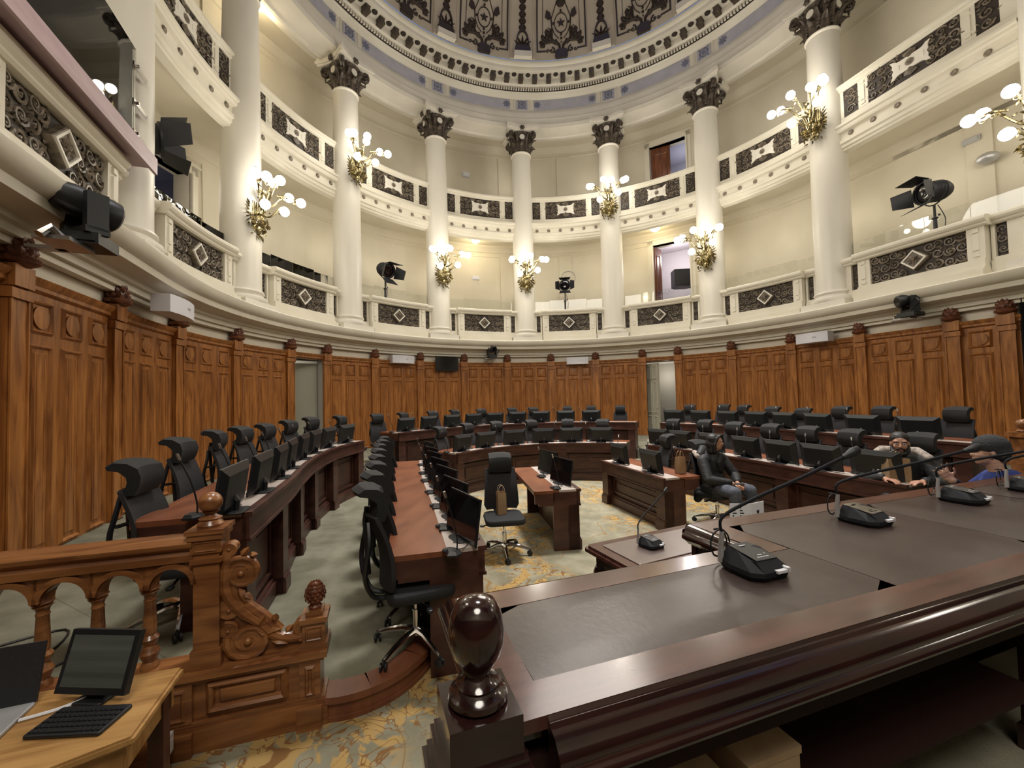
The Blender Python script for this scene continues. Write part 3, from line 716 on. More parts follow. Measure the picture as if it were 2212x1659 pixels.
def panel_orn():
    P = {}
    hw0 = .99
    def w(s): return hw0*math.cos(s/DR)
    bm = B()   # thin and thick frame lines
    for dx, t, y in ((0,.055,-.03),(.24,.018,-.03)):
        hb = .32+dx*1.1
        for s_ in (-1,1):
            q = [Vector((s_*(w(s)-dx), y, s)) for s in [hb+.35*k for k in range(18)]]; q2 = [Vector((s_*(w(s)-dx-t), y, s)) for s in [hb+.35*k for k in range(18)]]
            quads(bm, [[a,b,b+Vector((0,.03,0)),a+Vector((0,.03,0))] for a,b in zip(q,q2)], True, 0, True)
        if dx == 0:
            for s_ in (-1,1): bx(bm, s_*.62, s_*w(hb), y,0, hb,hb+t, 4)
    P['panel_line'] = bm
    bm = B()   # urn, scrolls, leaves
    prism(bm, [(-.22,.02),(.22,.02),(.26,.12),(.20,.20),(.28,.27),(.20,.33),(.10,.38),(-.10,.38),(-.20,.33),(-.28,.27),(-.20,.20),(-.26,.12)], 0,-.09)
    for s_ in (-1,1):
        spiral(bm, s_*.38, .36, .11, 1.2, PI/2, .03, -.03, s_, n=14); spiral(bm, s_*.55, .33, .07, 1.1, 0, .022, -.03, -s_, n=10)
        tube(bm, [(s_*.06,-.03,.38),(s_*.08,-.03,.55),(s_*.22,-.03,.68),(s_*.40,-.03,.70),(s_*.62,-.03,.66),(s_*.80,-.03,.55)], [.05,.05,.06,.05,.04,.02], 6)
        tube(bm, [(s_*.30,-.03,.68),(s_*.42,-.03,.90),(s_*.40,-.03,1.15),(s_*.52,-.03,1.22)], [.05,.045,.03,.012], 6)
        for (x,z,a,L) in ((.45,.72,.3,.34),(.55,.80,1.2,.30),(.70,.62,-.5,.26),(.48,.95,.6,.26),(.72,.78,.9,.24),(.34,.60,2.2,.22),(.62,.98,1.5,.2),(.82,.66,.1,.16)):
            leaf(bm, (s_*x*.9,-.02,z), a if s_ > 0 else PI-a, L,.20,.05); leaf(bm, (s_*x*.85,-.02,z+.04), (a+1.1) if s_ > 0 else PI-a-1.1, L*.7,.15,.05)
        # axe on a staff beside the oval
        tube(bm, [(s_*.34,-.03,1.0),(s_*.40,-.03,1.62)], .018, 5)
        prism(bm, [(s_*.36,1.55),(s_*.50,1.50),(s_*.62,1.60),(s_*.56,1.84),(s_*.42,1.74)][::s_], 0,-.05)
    P['scrollwork'] = bm
    bm = B()   # oval cartouche with star
    for rx, rz, t in ((.26,.36,.018),):
        n = 28; quads(bm, [[Vector((k_*math.cos(a),y,1.36+kz*math.sin(a))) for k_,kz,y in ((rx,rz,0),(rx,rz,-.04),(rx-t*1.4,rz-t*1.4,-.04),(rx-t*1.4,rz-t*1.4,0))] for a in [2*PI*i/n for i in range(n)]], True, 0, False, True)
    for a in range(0,360,90): ball(bm, (.30*math.cos(R_(a)),-.03,1.36+.42*math.sin(R_(a))), .045, 8)
    pts = [((.165 if k%2==0 else .066)*math.sin(k*PI/5), 1.36+(.165 if k%2==0 else .066)*math.cos(k*PI/5)) for k in range(10)]
    prism(bm, pts, 0,-.05)
    for s_ in (-1,1):
        tube(bm, [(s_*.10,-.03,.80),(s_*.26,-.03,.98),(s_*.36,-.03,1.25),(s_*.37,-.03,1.55),(s_*.27,-.03,1.80),(s_*.20,-.03,1.98),(s_*.16,-.03,2.1)], .016, 5)
    ball(bm, (0,-.03,.80), .05, 8); ball(bm, (0,-.03,.66), .03, 8)
    P['star_cartouche'] = bm
    bm = B()
    for k, (z, r) in enumerate(((2.05,.17),(2.2,.15),(2.38,.20),(2.55,.13))): ball(bm, (0,-.03,z), r, 10, sy=.35)
    for s_ in (-1,1): leaf(bm, (0,-.03,2.1), PI/2+s_*.8, .34,.18,.05)
    P['crest'] = bm
    return P
def rib_orn():
    P = {}
    bm = B()
    def band(x0,x1,y0,y1): quads(bm, [[Vector((x0,y0,z)),Vector((x1,y0,z)),Vector((x1,y1,z)),Vector((x0,y1,z))] for z in [.02+.4*k for k in range(17)]], True, 0, True)
    band(-.50,.50,-.05,.0)
    for s_ in (-1,1): band(s_*.42,s_*.46,-.075,-.05)
    P['rib_band'] = (bm, DOMEP)
    bm = B(); bx(bm, -.36,.36,-.22,-.04,.0,.22,2); P['plinth'] = (bm, CREAM2)
    bm = B(); prism(bm, [(-.32,.22),(.32,.22),(.31,.40),(.27,.42),(.28,.50),(-.28,.50),(-.27,.42),(-.31,.40)], -.05,-.17)
    n = 14; quads(bm, [[Vector((.27*k*math.cos(a),y,.50+.62*k*math.sin(a))) for k,y in ((1,-.05),(1,-.14),(.86,-.14),(.86,-.05))] for a in [PI*i/n for i in range(n+1)]], True, 0, True)
    for a in (.5,1.0,1.57,2.14,2.64): leaf(bm, (0,-.08,.5), a, .42,.10,.05)
    P['base_shield'] = (bm, ORN)
    bm = B()
    for k in range(22): ball(bm, (0,-.07,1.20+.235*k), .155-.002*k, 8, sy=.5, sz=.85)
    P['garland'] = (bm, ORN, True)
    return P
rb = {k: v for k, v in rib_orn().items()}
RIBM = {k: mesh_of(k, dmap(v[0], 0), v[1], len(v) > 2) for k, v in rb.items()}
PANM = {k: mesh_of(k, dmap(v, 0), ORN) for k, v in panel_orn().items()}
for k in range(-3, 5):
    th = -5.92 + 25.714*k
    for q, me in RIBM.items(): put(q, me, dome, Matrix.Rotation(-R_(th),4,'Z'))
    for q, me in PANM.items():
        if k < 4: put(q, me, dome, Matrix.Rotation(-R_(th+12.857),4,'Z'))
# ---- rear of the chamber, behind the rostrum
bm = B()
bx(bm, -14,14,-13.2,-13,0,4.6); bx(bm, -14.1,-13.9,-13,-3,0,4.6); bx(bm, 13.9,14.1,-13,-3,0,4.6)
S('wall_rear', bm, [DARK])
bm = B(); bx(bm, -14,14,-13.2,-13,4.6,16.5); bx(bm, -14.1,-13.9,-13,-3,4.6,16.5); bx(bm, 13.9,14.1,-13,-3,4.6,16.5)
S('wall_rear_upper', bm, [CREAM])
bm = B(); bx(bm, -14,14,-13,-7.4,14.4,14.6); S('ceiling_4', bm, [DARK])

# ================================================================== COLUMNS
bm = B(); bx(bm, -.58,.58,-.58,.58,4.24,4.40); PLM = mesh_of('plinth', bm, CREAM2)
bm = B(); lathe(bm, [(.50,4.40),(.56,4.42),(.575,4.47),(.56,4.52),(.50,4.545),(.47,4.56),(.465,4.60),(.485,4.62),(.50,4.655),(.485,4.69),(.45,4.70),(.445,4.73)], 28); CBM = mesh_of('base_moulding', bm, CREAM2, True)
bm = B(); lathe(bm, [(.445,4.72),(.437,4.85),(.437,6.5),(.428,8.5),(.405,10.5),(.378,12.0),(.375,12.06)], 28); SHM = mesh_of('shaft', bm, CREAM2, True)
bm = B(); lathe(bm, [(.375,12.0),(.41,12.02),(.425,12.05),(.41,12.08),(.385,12.09)], 28); ASM = mesh_of('astragal', bm, CREAM2, True)
bm = B()
lathe(bm, [(.36,12.08),(.37,12.3),(.39,12.55),(.44,12.75),(.50,12.88)], 20)
def acanth(m, h, wd, curl):
    rows = [(0,0,.9),(.35,.03,1.0),(.65,.06,.95),(.88,.13,.7),(1.0,.13+curl,.42),(.93,.15+curl*1.5,.12)]
    rr = []
    for t, o, ww in rows:
        z = t*h; rr.append([m @ Vector((-wd/2*ww, -o*.55, z)), m @ Vector((-wd*.22*ww, -o-.035, z)), m @ Vector((0,-o-.015,z)), m @ Vector((wd*.22*ww,-o-.035,z)), m @ Vector((wd/2*ww,-o*.55,z))])
    quads(bm, rr, False)
    for s in (-1,1):
        for t in (.25,.5,.75): leaf(bm, (s*wd*.42,-.03,t*h), PI/2 - s*.7, .11,.06,.03, m)
for k in range(8):
    a = k*PI/4; acanth(Matrix.Rotation(a,4,'Z') @ Matrix.Translation((0,-.355,12.08)), .36,.27,.07)
    a += PI/8; acanth(Matrix.Rotation(a,4,'Z') @ Matrix.Translation((0,-.37,12.20)), .46,.22,.09)
for k in range(4):
    m = Matrix.Rotation(PI/4+k*PI/2,4,'Z')
    tube(bm, [m@Vector(p) for p in ((0,-.40,12.5),(0,-.50,12.70),(0,-.60,12.83),(0,-.68,12.87))], [.05,.06,.06,.05], 6)
    for s in (-1,1):
        mm = m @ Matrix.Translation((s*.035,-.60,12.72)) @ Matrix.Rotation(PI/2,4,'Z')
        spiral(bm, 0,0,.135,1.6,PI/2,.045,0,1,n=14,m=mm)
    leaf(bm, (0,-.60,12.60), -PI/2, .16,.10,.05, m)
    m = Matrix.Rotation(k*PI/2,4,'Z')
    n = 12
    quads(bm, [[m@Vector((q*math.cos(a), y, 12.66+q*math.sin(a))) for q, y in ((.165,-.38),(.165,-.47),(.125,-.47),(.125,-.40))] for a in [2*PI*i/n for i in range(n)]], True, 0, False, True)
    for kk in range(6): leaf(bm, (0,-.53,12.99), kk*PI/3, .12,.10,.06, m)
    ball(bm, (0,-.55,12.99), .075, 8, m)
    for s in (-1,1): leaf(bm, (s*.16,-.44,12.72), PI/2 - s*.8, .22,.10,.05, m)
CPM = mesh_of('capital', bm, CAPM, False)
bm = B()
for k in range(4):
    m = Matrix.Rotation(k*PI/2,4,'Z'); lathe(bm, [(.001,0),(.10,0),(.115,-.02),(.12,-.05)], 16, m @ Matrix.Translation((0,-.475,12.66)) @ Matrix.Rotation(-PI/2,4,'X') @ Matrix.Scale(-1,4,(0,0,1)), caps=False)
SDM = mesh_of('shield', bm, CREAM2, True)
bm = B()
out = []
for k in range(4):
    for t in range(9):
        u = -1+2*t/8; x = u*.56; y = -.60+ .15*(1-u*u); a = k*PI/2
        if t == 8: continue
        out.append((x*math.cos(a)-y*math.sin(a), x*math.sin(a)+y*math.cos(a)))
for sx, z0, z1 in ((1.06,12.90,12.97),(1.14,12.975,13.08),(1.08,13.08,13.17)):
    plan(bm, [(x*sx,y*sx) for x,y in out], z0, z1)
ABM = mesh_of('abacus', bm, CREAM2)
CLAB = ['wide white gallery column beside the pink slab at far left','white column with a lit sconce right of the big left stage light','white column, third from the left, with a high sconce','white column left of centre with a low eight-globe sconce','white column nearest the middle with a low sconce, farthest away',
        'white column right of the middle with a high sconce','white column beside the open doorway with a low sconce','wide white column at right with a high lit sconce','white column cut off by the right edge of the view']
for i in list(range(1, 10))+[0,10]:
    th = COLS[i-1] if 1 <= i <= 9 else (-135.6 if i == 0 else 127.0)
    t = thing('column', CLAB[i-1] if 1 <= i <= 9 else ('white column left of the rostrum, out of the photo' if i == 0 else 'white column right of the rostrum, out of the photo'), 'column', FR(th, 8.1 if i <= 2 else 8.0), 'white gallery columns')
    for n_, me in (('plinth',PLM),('base_moulding',CBM),('shaft',SHM),('astragal',ASM),('capital',CPM),('shield',SDM),('abacus',ABM)): put(n_, me, t)

# ================================================================== SCONCES
def sconce_parts():
    P = []
    bm = B()   # leafy back plate
    rs = random.Random(11)
    lathe(bm, [(.02,0),(.14,.12),(.20,.30),(.20,.52),(.12,.68),(.04,.74)], 14, Matrix.Diagonal((1,.55,1,1)) @ Matrix.Translation((0,-.06,.12)))
    for k in range(9):
        x = -.16+.04*k; tube(bm, [(x,-.13,.38),(x*1.25,-.17,.62),(x*1.5,-.19,.74)], .012, 4)
    P.append(('back_plate', mesh_of('back_plate', bm, GOLD, True), None))
    bm = B()
    for k in range(90):
        a = rs.uniform(PI*.95, PI*2.05); r = rs.uniform(.10,.27); z = .42+ .62*r/.27*math.sin(a)*rs.uniform(.4,1) 
        x = r*1.05*math.cos(a); leaf(bm, (x,-.10-rs.uniform(0,.10),z), rs.uniform(PI,2*PI), rs.uniform(.09,.17),.05,.05)
    for s in (-1,1):
        for k in range(7): leaf(bm, (s*.20,-.08,.25+.07*k), (0 if s > 0 else PI)+s*(-.9+.28*k), .16,.05,.04)
    P.append(('foliage', mesh_of('foliage', bm, GOLD), None))
    bm = B(); lathe(bm, [(.005,0),(.05,.05),(.075,.12),(.06,.19),(.03,.22)], 10, Matrix.Translation((0,-.14,0)))
    for k in range(10): leaf(bm, (.05*math.cos(k*.63),-.14+.05*math.sin(k*.63),.19), -PI/2, .10,.05,.03)
    P.append(('pine_drop', mesh_of('pine_drop', bm, GOLD, True), None))
    gl = [(-.60,-.55,1.16),(-.66,-.85,1.02),(-.12,-.80,1.22),(.16,-.42,1.34),(.58,-.55,1.16),(.70,-.80,1.06),(-.30,-.55,.58),(.40,-.55,.72)]
    ar = []
    for k, g in enumerate(gl):
        g = Vector(g); b = Vector((.0,-.16,.70 if k < 6 else .52)); s = 1 if g.x > 0 else -1
        mid1 = b.lerp(g,.35)+Vector((0,-.05,-.10)); mid2 = b.lerp(g,.8)+Vector((0,-.02,.10)); end = g+Vector((0,0,.12))
        if k == 1 or k == 5: b = Vector(gl[k-1])*.55+Vector((0,-.1,.45)); mid1 = b.lerp(g,.4)+Vector((0,0,.05))
        bm = B(); tube(bm, catm3([b,mid1,mid2,end]), [.028-.0012*i for i in range(13)], 6)
        lathe(bm, [(.012,0),(.045,-.01),(.055,-.035),(.05,-.05)], 10, Matrix.Translation(end+Vector((0,0,.01))))
        for q in range(3): leaf(bm, tuple(b.lerp(g,.3+.2*q)+Vector((0,-.03,0))), rs.uniform(0,6.28), .11,.045,.03)
        spiral(bm, 0,0,.055,1.2,0,.012,0,s,n=9,m=Matrix.Translation(mid2+Vector((0,0,-.10))))
        arm = mesh_of('arm', bm, GOLD, True)
        bm = B(); ball(bm, g, .115, 16); gm = mesh_of('globe', bm, GLOBE, True)
        ar.append((arm, gm))
    bm = B()   # winged figure between the arms
    for s in (-1,1):
        leaf(bm, (s*.03,-.25,.95), PI/2 - s*.6, .26,.10,.05); leaf(bm, (s*.03,-.25,.90), PI/2 - s*1.1, .24,.09,.05)
    ball(bm, (0,-.26,.92), .07, 8, sz=1.5); ball(bm, (0,-.27,1.06), .045, 8); tube(bm, [(0,-.24,.62),(0,-.26,.92)], .04, 6)
    P.append(('figure', mesh_of('figure', bm, GOLD, True), None))
    return P, ar
def catm3(P, n=4):
    out = []
    for i in range(len(P)-1):
        a = P[max(i-1,0)]; b = P[i]; c = P[i+1]; d = P[min(i+2,len(P)-1)]
        for k in range(n):
            t = k/n; out.append(.5*((2*b)+(c-a)*t+(2*a-5*b+4*c-d)*t*t+(3*b-a-3*c+d)*t**3))
    out.append(P[-1]); return out
SP, SA = sconce_parts()
for i, tip, lab in ((2,6.05,'lit gilt globe sconce on the column right of the big left stage light'),(3,8.98,'high lit gilt globe sconce on the third column from the left'),(4,6.25,'low lit gilt globe sconce left of the middle column'),
                    (5,6.25,'low lit gilt globe sconce on the middle, farthest column'),(6,9.0,'high lit gilt globe sconce just right of the middle column'),(7,6.3,'low lit gilt globe sconce beside the open doorway'),
                    (8,9.0,'high lit gilt globe sconce on the wide right column'),(9,6.1,'lit gilt globe sconce cut by the right edge of the view'),
                    (0,6.1,'lit gilt globe sconce on the column left of the rostrum'),(10,6.1,'lit gilt globe sconce on the column right of the rostrum')):
    th = COLS[i-1] if 1 <= i <= 9 else (-135.6 if i == 0 else 127.0); m = FR(th, (8.1 if i <= 2 else 8.0)-.405, tip)
    t = thing('wall_sconce', lab, 'wall lamp', m, 'gilt eight-globe wall sconces')
    for n_, me, _ in SP: put(n_, me, t)
    for arm, gm in SA:
        a = put('arm', arm, t); put('globe', gm, a)
    lamp('sconce_light', 'POINT', m @ Vector((0,-.95,.98)), 62, (1.0,.91,.76), .32)
# flush ceiling bowls of the galleries
def bowl(loc, lab, pw=22):
    t = thing('ceiling_lamp', lab, 'ceiling lamp', Matrix.Translation(loc), 'round glass ceiling bowls')
    bm = B(); lathe(bm, [(.02,0),(.20,0),(.225,-.03),(.20,-.05)], 20); obj('rim', bm, GOLD, t, smooth=True)
    bm = B(); lathe(bm, [(.19,-.04),(.185,-.10),(.13,-.17),(.05,-.205),(.005,-.21)], 20); obj('glass_bowl', bm, BOWL, t, smooth=True)
    lamp('bowl_light', 'POINT', Vector(loc)+Vector((0,0,-.42)), pw, (1,.82,.52), .12)
bowl(CP(-18.6, 8.9, 8.84), 'lit glass bowl lamp under the upper gallery, left of the middle column')
bowl(CP(31.0, 8.9, 8.84), 'lit glass bowl lamp under the upper gallery in front of the open doorway')
bowl(CP(-74.0, 8.7, 13.45), 'lit glass bowl lamp on the upper gallery ceiling at top left')
for th in (-97,-45,8,60,85,110): 
    bowl(CP(th, 9.15, 8.84), 'lit bowl lamp hidden behind the balcony edge', 14) if False else None
for th in (-138,-124,-110,-97,-84,-70,-57,-44,-31,-5,8,20,46,58,71,84,96): lamp('gallery_light', 'POINT', CP(th, 8.95, 7.2), 10, (1,.92,.78), .45)
for th in (-97,-75,-50,-30,-8,14,34,58,85): lamp('upper_gallery_light', 'POINT', CP(th, 8.9, 11.6), 8, (1,.92,.84), .4)

# ================================================================== STAGE LIGHTS, SPEAKERS, SCREEN
def stage_light(m, aim, lab, tilt, sc_=1.0, h=.62):
    t = thing('stage_light', lab, 'spotlight', m, 'black barn door stage lights on the lower parapet')
    bm = B(); tube(bm, [(0,0,0),(0,0,h)], .022, 8); tube(bm, [(0,0,0),(0,0,h*.55)], .034, 8); lathe(bm, [(.03,h*.5),(.055,h*.52),(.055,h*.56),(.03,h*.58)], 8); bx(bm, -.16,.16,-.05,.05,-.03,.0); ball(bm, (.07,0,h*.62), .022, 8)
    obj('stand', bm, BLK2, t, smooth=True)
    bm = B()
    pts = [(-.25*math.cos(a), 0, h+.02+.25+ -.27*math.sin(a)) for a in [PI*k/8 for k in range(9)]]
    tube(bm, pts, .014, 6); obj('yoke', bm, BLK2, t, Matrix.Rotation(aim,4,'Z'))
    hm = Matrix.Rotation(aim,4,'Z') @ Matrix.Translation((0,0,h+.28)) @ Matrix.Rotation(tilt,4,'X')
    bm = B(); k = Matrix.Rotation(PI/2,4,'X')
    lathe(bm, [(.001,-.30),(.13,-.28),(.19,-.18),(.20,-.05),(.20,.16),(.235,.18),(.235,.21),(.20,.21)], 20, k, caps=False)
    for z in (-.12,-.06,.0,.06): lathe(bm, [(.20,z),(.212,z+.01),(.20,z+.02)], 20, k, caps=False)
    obj('housing', bm, BLK2, t, hm, smooth=True)
    bm = B(); lathe(bm, [(.001,.16),(.10,.185),(.19,.17)], 20, k, caps=False); obj('lens', bm, SCR, t, hm, smooth=True)
    for j, (a, ang) in enumerate(((0,-.35),(PI/2,-.6),(PI,-.5),(3*PI/2,-.6))):
        wd = .19; L = .34 if j % 2 else .30
        bm = B(); prism(bm, [(-wd,0),(wd,0),(wd*.75 if j%2 else wd*1.25,L),(-(wd*.75 if j%2 else wd*1.25),L)], -.004,.004)
        mm = hm @ Matrix.Rotation(a,4,'Y') @ Matrix.Translation((0,-.21,.22)) @ Matrix.Rotation(PI/2+ang+.12,4,'X')
        obj('barn_door', bm, BLK2, t, mm)
    bm = B(); tube(bm, catm3([Vector((.03,.05,h)),Vector((.12,.08,h*.5)),Vector((.10,.10,.05)),Vector((.20,.12,-.02))]), .008, 5); obj('cable', bm, BLK, t)
    return t
stage_light(FR(-104.6, 8.02, 5.50) @ T(s=1.25), R_(28), 'large black barn door stage light at left between the two left columns', -.10)
stage_light(FR(-47.3, 8.0, 5.5) @ T(s=1.15), R_(6), 'black stage light tilted down right on the parapet left of centre', .40, h=.68)
stage_light(FR(6.2, 8.0, 5.5), R_(-3), 'black stage light facing straight forward, right of the middle column', .20, h=.80)
stage_light(FR(87.8, 8.0, 5.5) @ T(s=1.12), R_(-20), 'black stage light aimed left on the far right parapet', .12, h=.60)
def moving_head(m, lab, yaw, big=1.0):
    t = thing('moving_head_light', lab, 'spotlight', m @ T(s=big), 'moving head lights on the main cornice')
    bm = B(); bx(bm, -.15,.15,-.16,.16,.0,.09); bx(bm, -.17,.17,-.14,.14,.02,.06); obj('base', bm, BLK, t)
    bm = B()
    for s in (-1,1): bx(bm, s*.13, s*.19,-.07,.07,.12,.42)
    bx(bm, -.19,.19,-.08,.08,.09,.14); obj('yoke', bm, BLK, t, Matrix.Rotation(yaw,4,'Z'))
    bm = B(); k = Matrix.Rotation(yaw,4,'Z') @ Matrix.Translation((0,0,.36)) @ Matrix.Rotation(PI/2+.15,4,'X')
    lathe(bm, [(.02,-.22),(.10,-.20),(.125,-.10),(.125,.08),(.135,.12),(.13,.20),(.105,.22),(.02,.215)], 18, k); obj('head', bm, BLK, t, smooth=True)
    bm = B(); lathe(bm, [(.001,.222),(.10,.222)], 18, k, caps=False); obj('lens', bm, SCR, t)
    bm = B(); bx(bm, -.30,.02,-.06,.16,-.035,-.005); bx(bm, -.05,.05,.10,.34,-.035,-.01); tube(bm, [(-.26,0,-.02),(-.30,.05,.05),(-.36,.08,-.03)], .03, 6); obj('bracket', bm, STEEL, t)
    bm = B(); n=10; tube(bm, [Vector((.21+.09*math.sin(PI*i/n),0,.20+.16*i/n)) for i in range(n+1)], .016, 6, m=Matrix.Rotation(yaw,4,'Z')); obj('handle', bm, BLK, t)
moving_head(FR(-127.4, 7.28, 3.62), 'large black moving head light on a steel bracket at the left cornice', R_(50), 1.25)
moving_head(FR(-17.0, 7.55, 3.55), 'small black moving head light at the centre of the cornice', R_(10))
moving_head(FR(86.0, 7.45, 3.62), 'black moving head light on the cornice at right', R_(-35), 1.1)
def speaker(th, z, lab, R=7.72, big=1.0):
    m = FR(th, R, z) @ T(s=big); t = thing('speaker', lab, 'speaker', m, 'white wedge speakers above the wainscot')
    bm = B(); bx(bm, -.43,.43,-.06,.18,-.14,.14); obj('cabinet', bm, WHT, t)
    bm = B(); rings = [[Vector((-.43+.86*k/10,-.06,-.14)),Vector((-.43+.86*k/10,-.06,.14)),Vector((-.43+.86*k/10,-.06-.07*math.sin(PI*(.08+.84*k/10)),.14)),Vector((-.43+.86*k/10,-.06-.07*math.sin(PI*(.08+.84*k/10)),-.14))] for k in range(11)]
    quads(bm, rings, True, 0, True); obj('grille', bm, WHT, t, smooth=False)
    cu = bpy.data.curves.new('logo', 'FONT'); cu.body = 'BOSE'; cu.size = .045; cu.extrude = .002; cu.align_x = 'CENTER'; cu.shear = .3
    tx = bpy.data.objects.new('logo', cu); COL.objects.link(tx); dg = bpy.context.evaluated_depsgraph_get()
    me = bpy.data.meshes.new_from_object(tx.evaluated_get(dg)); bpy.data.objects.remove(tx); me.materials.clear(); me.materials.append(GREYM)
    put('logo', me, t, Matrix.Translation((.10,-.131,-.01)) @ Matrix.Rotation(PI/2,4,'X'))
    bm = B(); bx(bm, -.05,.05,.18,.30,-.06,.06); obj('bracket', bm, STEEL, t)
speaker(-107.0, 3.60, 'large white wall speaker high on the left wainscot', 7.46)
speaker(-43.8, 3.42, 'white wall speaker over the wainscot left of the screen')
speaker(9.2, 3.40, 'white wall speaker over the wainscot right of centre')
speaker(68.9, 3.48, 'white wall speaker over the wainscot at right', 7.62)
t = thing('wall_screen', 'flat black television screen hung at the wainscot top left of centre', 'television', FR(-30.4, 7.74, 3.33))
bm = B(); bx(bm, -.46,.46,-.02,.05,-.28,.28); obj('case', bm, BLK, t)
bm = B(); bx(bm, -.445,.445,-.024,-.02,-.262,.265); obj('display', bm, SCR, t)
bm = B(); bx(bm, -.06,.06,.05,.12,-.1,.1); obj('bracket', bm, STEEL, t)
# small fittings on the gallery walls
def box_thing(name, lab, cat, m, s, mat, parts=()):
    t = thing(name, lab, cat, m); bm = B(); bx(bm, -s[0],s[0],-s[1],0,-s[2],s[2]); obj('case', bm, mat, t)
    bm = B(); frustum(bm, -s[0]*.85,s[0]*.85,-s[2]*.7,s[2]*.7,-s[1],-s[1]*1.25,.01); obj('cover', bm, mat, t)
box_thing('wall_sensor', 'small white box high on the upper gallery wall above the middle', 'sensor', FR(-19.6, RW, 12.02), (.16,.12,.10), WHT)
box_thing('emergency_light', 'small white lamp box on the lower gallery wall behind the middle sconces', 'emergency light', FR(-17.5, RW, 7.38), (.16,.06,.09), WHT)
box_thing('exit_lamp', 'small grey wall lamp on the gallery wall above the right stage light', 'lamp', FR(87.2, RW, 8.0), (.16,.10,.07), GREYM)
t = thing('wall_fan', 'round grey wall fan above the forward stage light', 'fan', FR(7.6, RW, 7.28))
bm = B(); lathe(bm, [(.30,-.06),(.33,0),(.30,.06)], 20, Matrix.Translation((0,-.35,0)) @ Matrix.Rotation(PI/2,4,'X'), caps=False)
for k in range(10): tube(bm, [(.05*math.cos(k*.63),-.36,.05*math.sin(k*.63)),(.31*math.cos(k*.63),-.36,.31*math.sin(k*.63))], .006, 4)
obj('cage', bm, GREYM, t); bm = B(); tube(bm, [(0,-.3,0),(0,0,.05)], .05, 8); obj('motor', bm, GREYM, t)
t = thing('dome_camera', 'round grey surveillance lamp on the wall above the right stage light', 'camera', FR(89.5, RW, 7.35))
bm = B(); ball(bm, (0,-.22,0), .20, 14, sz=.65); obj('cover', bm, GREYM, t, smooth=True); bm = B(); tube(bm, [(0,-.1,0),(0,0,0)], .07, 8); obj('mount', bm, WHT, t)
t = thing('round_lamp', 'tiny lit round lamp on the wall left of the open doorway', 'lamp', FR(27.3, RW-.06, 6.15))
bm = B(); ball(bm, (0,-.06,0), .07, 10); obj('bulb', bm, BOWL, t, smooth=True)
# hanging black loudspeaker in the doorway room
t = thing('hanging_loudspeaker', 'black loudspeaker hung in the open doorway of the lower gallery', 'speaker', mA @ T(.25,.9,6.95, rz=.5))
bm = B(); plan(bm, [(-.42,-.3),(.42,-.3),(.42,.2),(.22,.38),(-.22,.38),(-.42,.2)], -.36,.36); obj('cabinet', bm, BLK, t)
bm = B(); bx(bm, -.38,.38,-.32,-.30,-.32,.32); obj('grille', bm, BLK2, t)
def extinguisher(m, lab):
    t = thing('fire_extinguisher', lab, 'fire extinguisher', m, 'red fire extinguishers')
    bm = B(); lathe(bm, [(.02,0),(.08,.0),(.085,.03),(.085,.40),(.05,.48),(.025,.50)], 14); obj('cylinder', bm, RED, t, smooth=True)
    bm = B(); bx(bm, -.01,.12,-.012,.012,.52,.545); bx(bm, -.02,.03,-.02,.02,.49,.53); obj('handle', bm, BLK, t)
    bm = B(); tube(bm, catm3([Vector((-.02,0,.52)),Vector((-.14,0,.48)),Vector((-.15,0,.25)),Vector((-.11,0,.1))]), .012, 6); obj('hose', bm, BLK, t)
    bm = B(); lathe(bm, [(.087,.18),(.087,.34)], 14, caps=False, a0=PI*1.1, a1=PI*1.9); obj('paper_label', bm, PAPER, t)
extinguisher(FR(-84.0, 9.2, 5.42), 'red fire extinguisher behind glass at left beside the big sconce')
extinguisher(FR(42.0, 9.5, 10.55), 'red fire extinguisher on the upper gallery right of the brown door')
# pink slab with glass at the far left
ms = FR(-121.5, 8.1, 0)
t = thing('sloping_slab', 'dusty pink slab with glass pane bolted over the far left parapet', 'ledge', ms)
bm = B(); bx(bm, -1.75,1.28,-.62,.0,5.55,5.70,4); bx(bm, -1.75,1.28,-.64,-.60,5.46,5.70,4); obj('slab', bm, MAROON, t)
bm = B(); bx(bm, -1.75,1.10,-.45,-.438,5.70,7.2,2); obj('glass_pane', bm, GLASS, t)
for z in (5.95,6.4,6.95):
    bm = B(); bx(bm, 1.02,1.42,-.46,-.43,z-.03,z+.03); tube(bm, [(1.10,-.49,z),(1.10,-.40,z)], .025, 8); obj('clamp', bm, CHR, t)

# ================================================================== DESKS
def cum(P):
    L = [0]
    for a, b in zip(P[:-1], P[1:]): L.append(L[-1]+math.dist(a, b))
    return L
def at_len(P, L, s):
    s = max(0, min(s, L[-1]))
    for i in range(len(P)-1):
        if s <= L[i+1] or i == len(P)-2:
            t = (s-L[i])/max(L[i+1]-L[i],1e-6); a = Vector(P[i]); b = Vector(P[i+1]); d = (b-a).normalized()
            return a.lerp(b, t), d
def sub(P, s0, s1, step=.25):
    L = cum(P); n = max(1, int((s1-s0)/step)); return [tuple(at_len(P, L, s0+(s1-s0)*k/n)[0]) for k in range(n+1)]
def strip(bm, P, o0, o1, z0, z1, mi=0):
    A = off(P, o0); Bq = off(P, o1)
    quads(bm, [[Vector((*a,z0)),Vector((*a,z1)),Vector((*b,z1)),Vector((*b,z0))] for a, b in zip(A, Bq)], True, mi, True)
